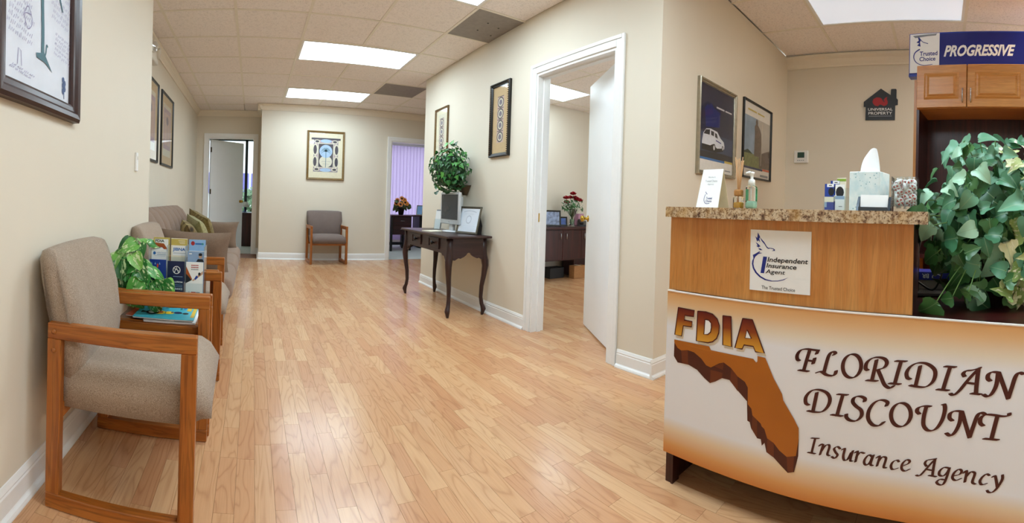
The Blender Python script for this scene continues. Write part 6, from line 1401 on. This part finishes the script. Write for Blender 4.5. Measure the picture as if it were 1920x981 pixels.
def ivy_leaf(p, d, s):
    me = L_B
    # paler leaves hang on the lower right, plain green ones low on the left
    right = -p.y; low = .32-p.z
    q = ri.random()
    if right > .02 and q < .34+1.6*max(0, low)+.9*max(0, right-.02): me = L_P
    elif p.z < .22 and q < .7: me = L_G
    elif q > .86: me = L_G
    elif q > .55: me = L_B2
    o = link('leaf', me, ig); o.matrix_local = leaf_matrix(p, (d+Vector((-1.1, .15, .35))+Vector((ri.uniform(-.8, .8), ri.uniform(-.9, .9), ri.uniform(-.6, .8)))).normalized(), Vector((ri.uniform(-.4, .2), d.y*.9+ri.uniform(-1.1, 1.1), -.45+ri.uniform(-.7, .9))), s, ri.uniform(-.5, .5))
N = 285
for i in range(N):
    zz = 1-2*(i+.5)/N; th = ga*i; rr = math.sqrt(1-zz*zz); d = Vector((rr*math.cos(th), rr*math.sin(th), zz))
    if d.x > .55: continue
    r = ri.uniform(.70, 1.08); p = Vector((d.x*.205*r, d.y*.245*r, .285+d.z*.295*r))
    if p.z < .03: p.z = .03+ri.random()*.02
    if p.x < -.18 and p.z < .06: p.z = .06
    ivy_leaf(p, d, ri.uniform(.046, .080)*(1.15 if ri.random() < .25 else .9) if p.z < .45 else ri.uniform(.036, .058))
    if i % 4 == 0: st.tube(curve_pts([(0, 0, .19), tuple(p*.55+Vector((0, 0, .14))), tuple(p)], 4), .002, 5)
for q in ((-.05, .10, .555), (-.02, .13, .54), (-.08, .06, .565), (-.03, .0, .58), (.0, -.06, .575), (-.1, -.12, .55), (-.06, -.20, .53), (-.1, .25, .30), (-.12, .27, .285), (-.15, .22, .27), (-.20, .15, .05), (-.22, .10, .07), (-.21, .20, .035)):
    p = Vector(q); d = Vector((q[0], q[1], q[2]-.28)).normalized(); ivy_leaf(p, d, ri.uniform(.045, .075)); st.tube(curve_pts([(0, 0, .25), tuple(p*.6+Vector((0, 0, .12))), tuple(p)], 4), .002, 5)
for k in range(34):       # trailing shoots along the front edge of the desk
    p = Vector((ri.uniform(-.20, -.13), ri.uniform(-.30, .08), ri.uniform(.035, .17))); d = Vector((-.8, p.y, .1)).normalized()
    ivy_leaf(p, d, ri.uniform(.045, .075)); st.tube(curve_pts([(-.02, p.y*.4, .20), (p.x*.7, p.y*.8, p.z+.07), tuple(p)], 4), .0018, 5)
st.build('stems', 'stem_green', ig)
fill = MB()
for k in range(230):      # the crowded small leaves deep inside the plant
    d = Vector((ri.gauss(0, 1)-.5, ri.gauss(0, 1), ri.gauss(0, 1))).normalized(); r = ri.uniform(.55, .85)
    p = Vector((d.x*.19*r, d.y*.235*r, .27+d.z*.27*r)); p.z = max(p.z, .03)
    M = leaf_matrix(p, d+Vector((-1.0, ri.uniform(-.8, .8), ri.uniform(-.5, .8))), Vector((ri.uniform(-.4, .2), ri.uniform(-1, 1), ri.uniform(-1, .5))), ri.uniform(.04, .07))
    me_ = L_G if k % 3 else L_B; fill.add([v.co[:] for v in me_.vertices], [tuple(f.vertices) for f in me_.polygons], 0 if k % 3 else 1, True, M)
fill.build('inner_leaves', ['ivy_green', 'ivy_blue'], ig, kind='stuff')

# behind the ivy: keyboard tray box and monitor stand
bb = thing('desk_box', 'white and blue carton with upside down lettering behind the ivy', 'box', (1.82, .06, .7045), math.radians(-4))
MB().box(-.05, .05, -.20, .07, 0, .075, bev=.002).build('carton', flat('carton_grey', '#8f8578', .6), bb); MB().box(-.0512, .0512, -.201, .071, .045, .0765).build('blue_band', flat('band_blue', '#1d2a90', .4), bb)
pl = Plane2(lambda u, v, q: (-.0512-q, -u, v)); vs, fs, _ = text_shape('BR', .02); pl.mb.add([pl.fn(-.005+.028*(1-x), .070-.018*y, .0006) for x, y in vs], fs, pl.mi('paper_white')); pl.ell((.055, .058), .020, .012, 'paper_white', .0006, 16); pl.ell((.055, .058), .016, .009, 'band_blue', .0010, 16); pl.build('print', bb)
ms = thing('monitor_stand', 'black monitor stand on the desk behind the ivy', 'stand', (1.70, .055, .7045))
MB().box(-.06, .06, -.09, .05, 0, .012, bev=.004).build('foot', 'near_black', ms); MB().tube([(0, .03, .012), (0, .03, .18), (.02, .01, .24)], .008, 8).build('post', 'near_black', ms); MB().tube(curve_pts([(0, .03, .05), (-.02, -.03, .02), (0, -.06, .06), (.02, -.07, .10)], 5), .004, 6).build('cable', 'near_black', ms)
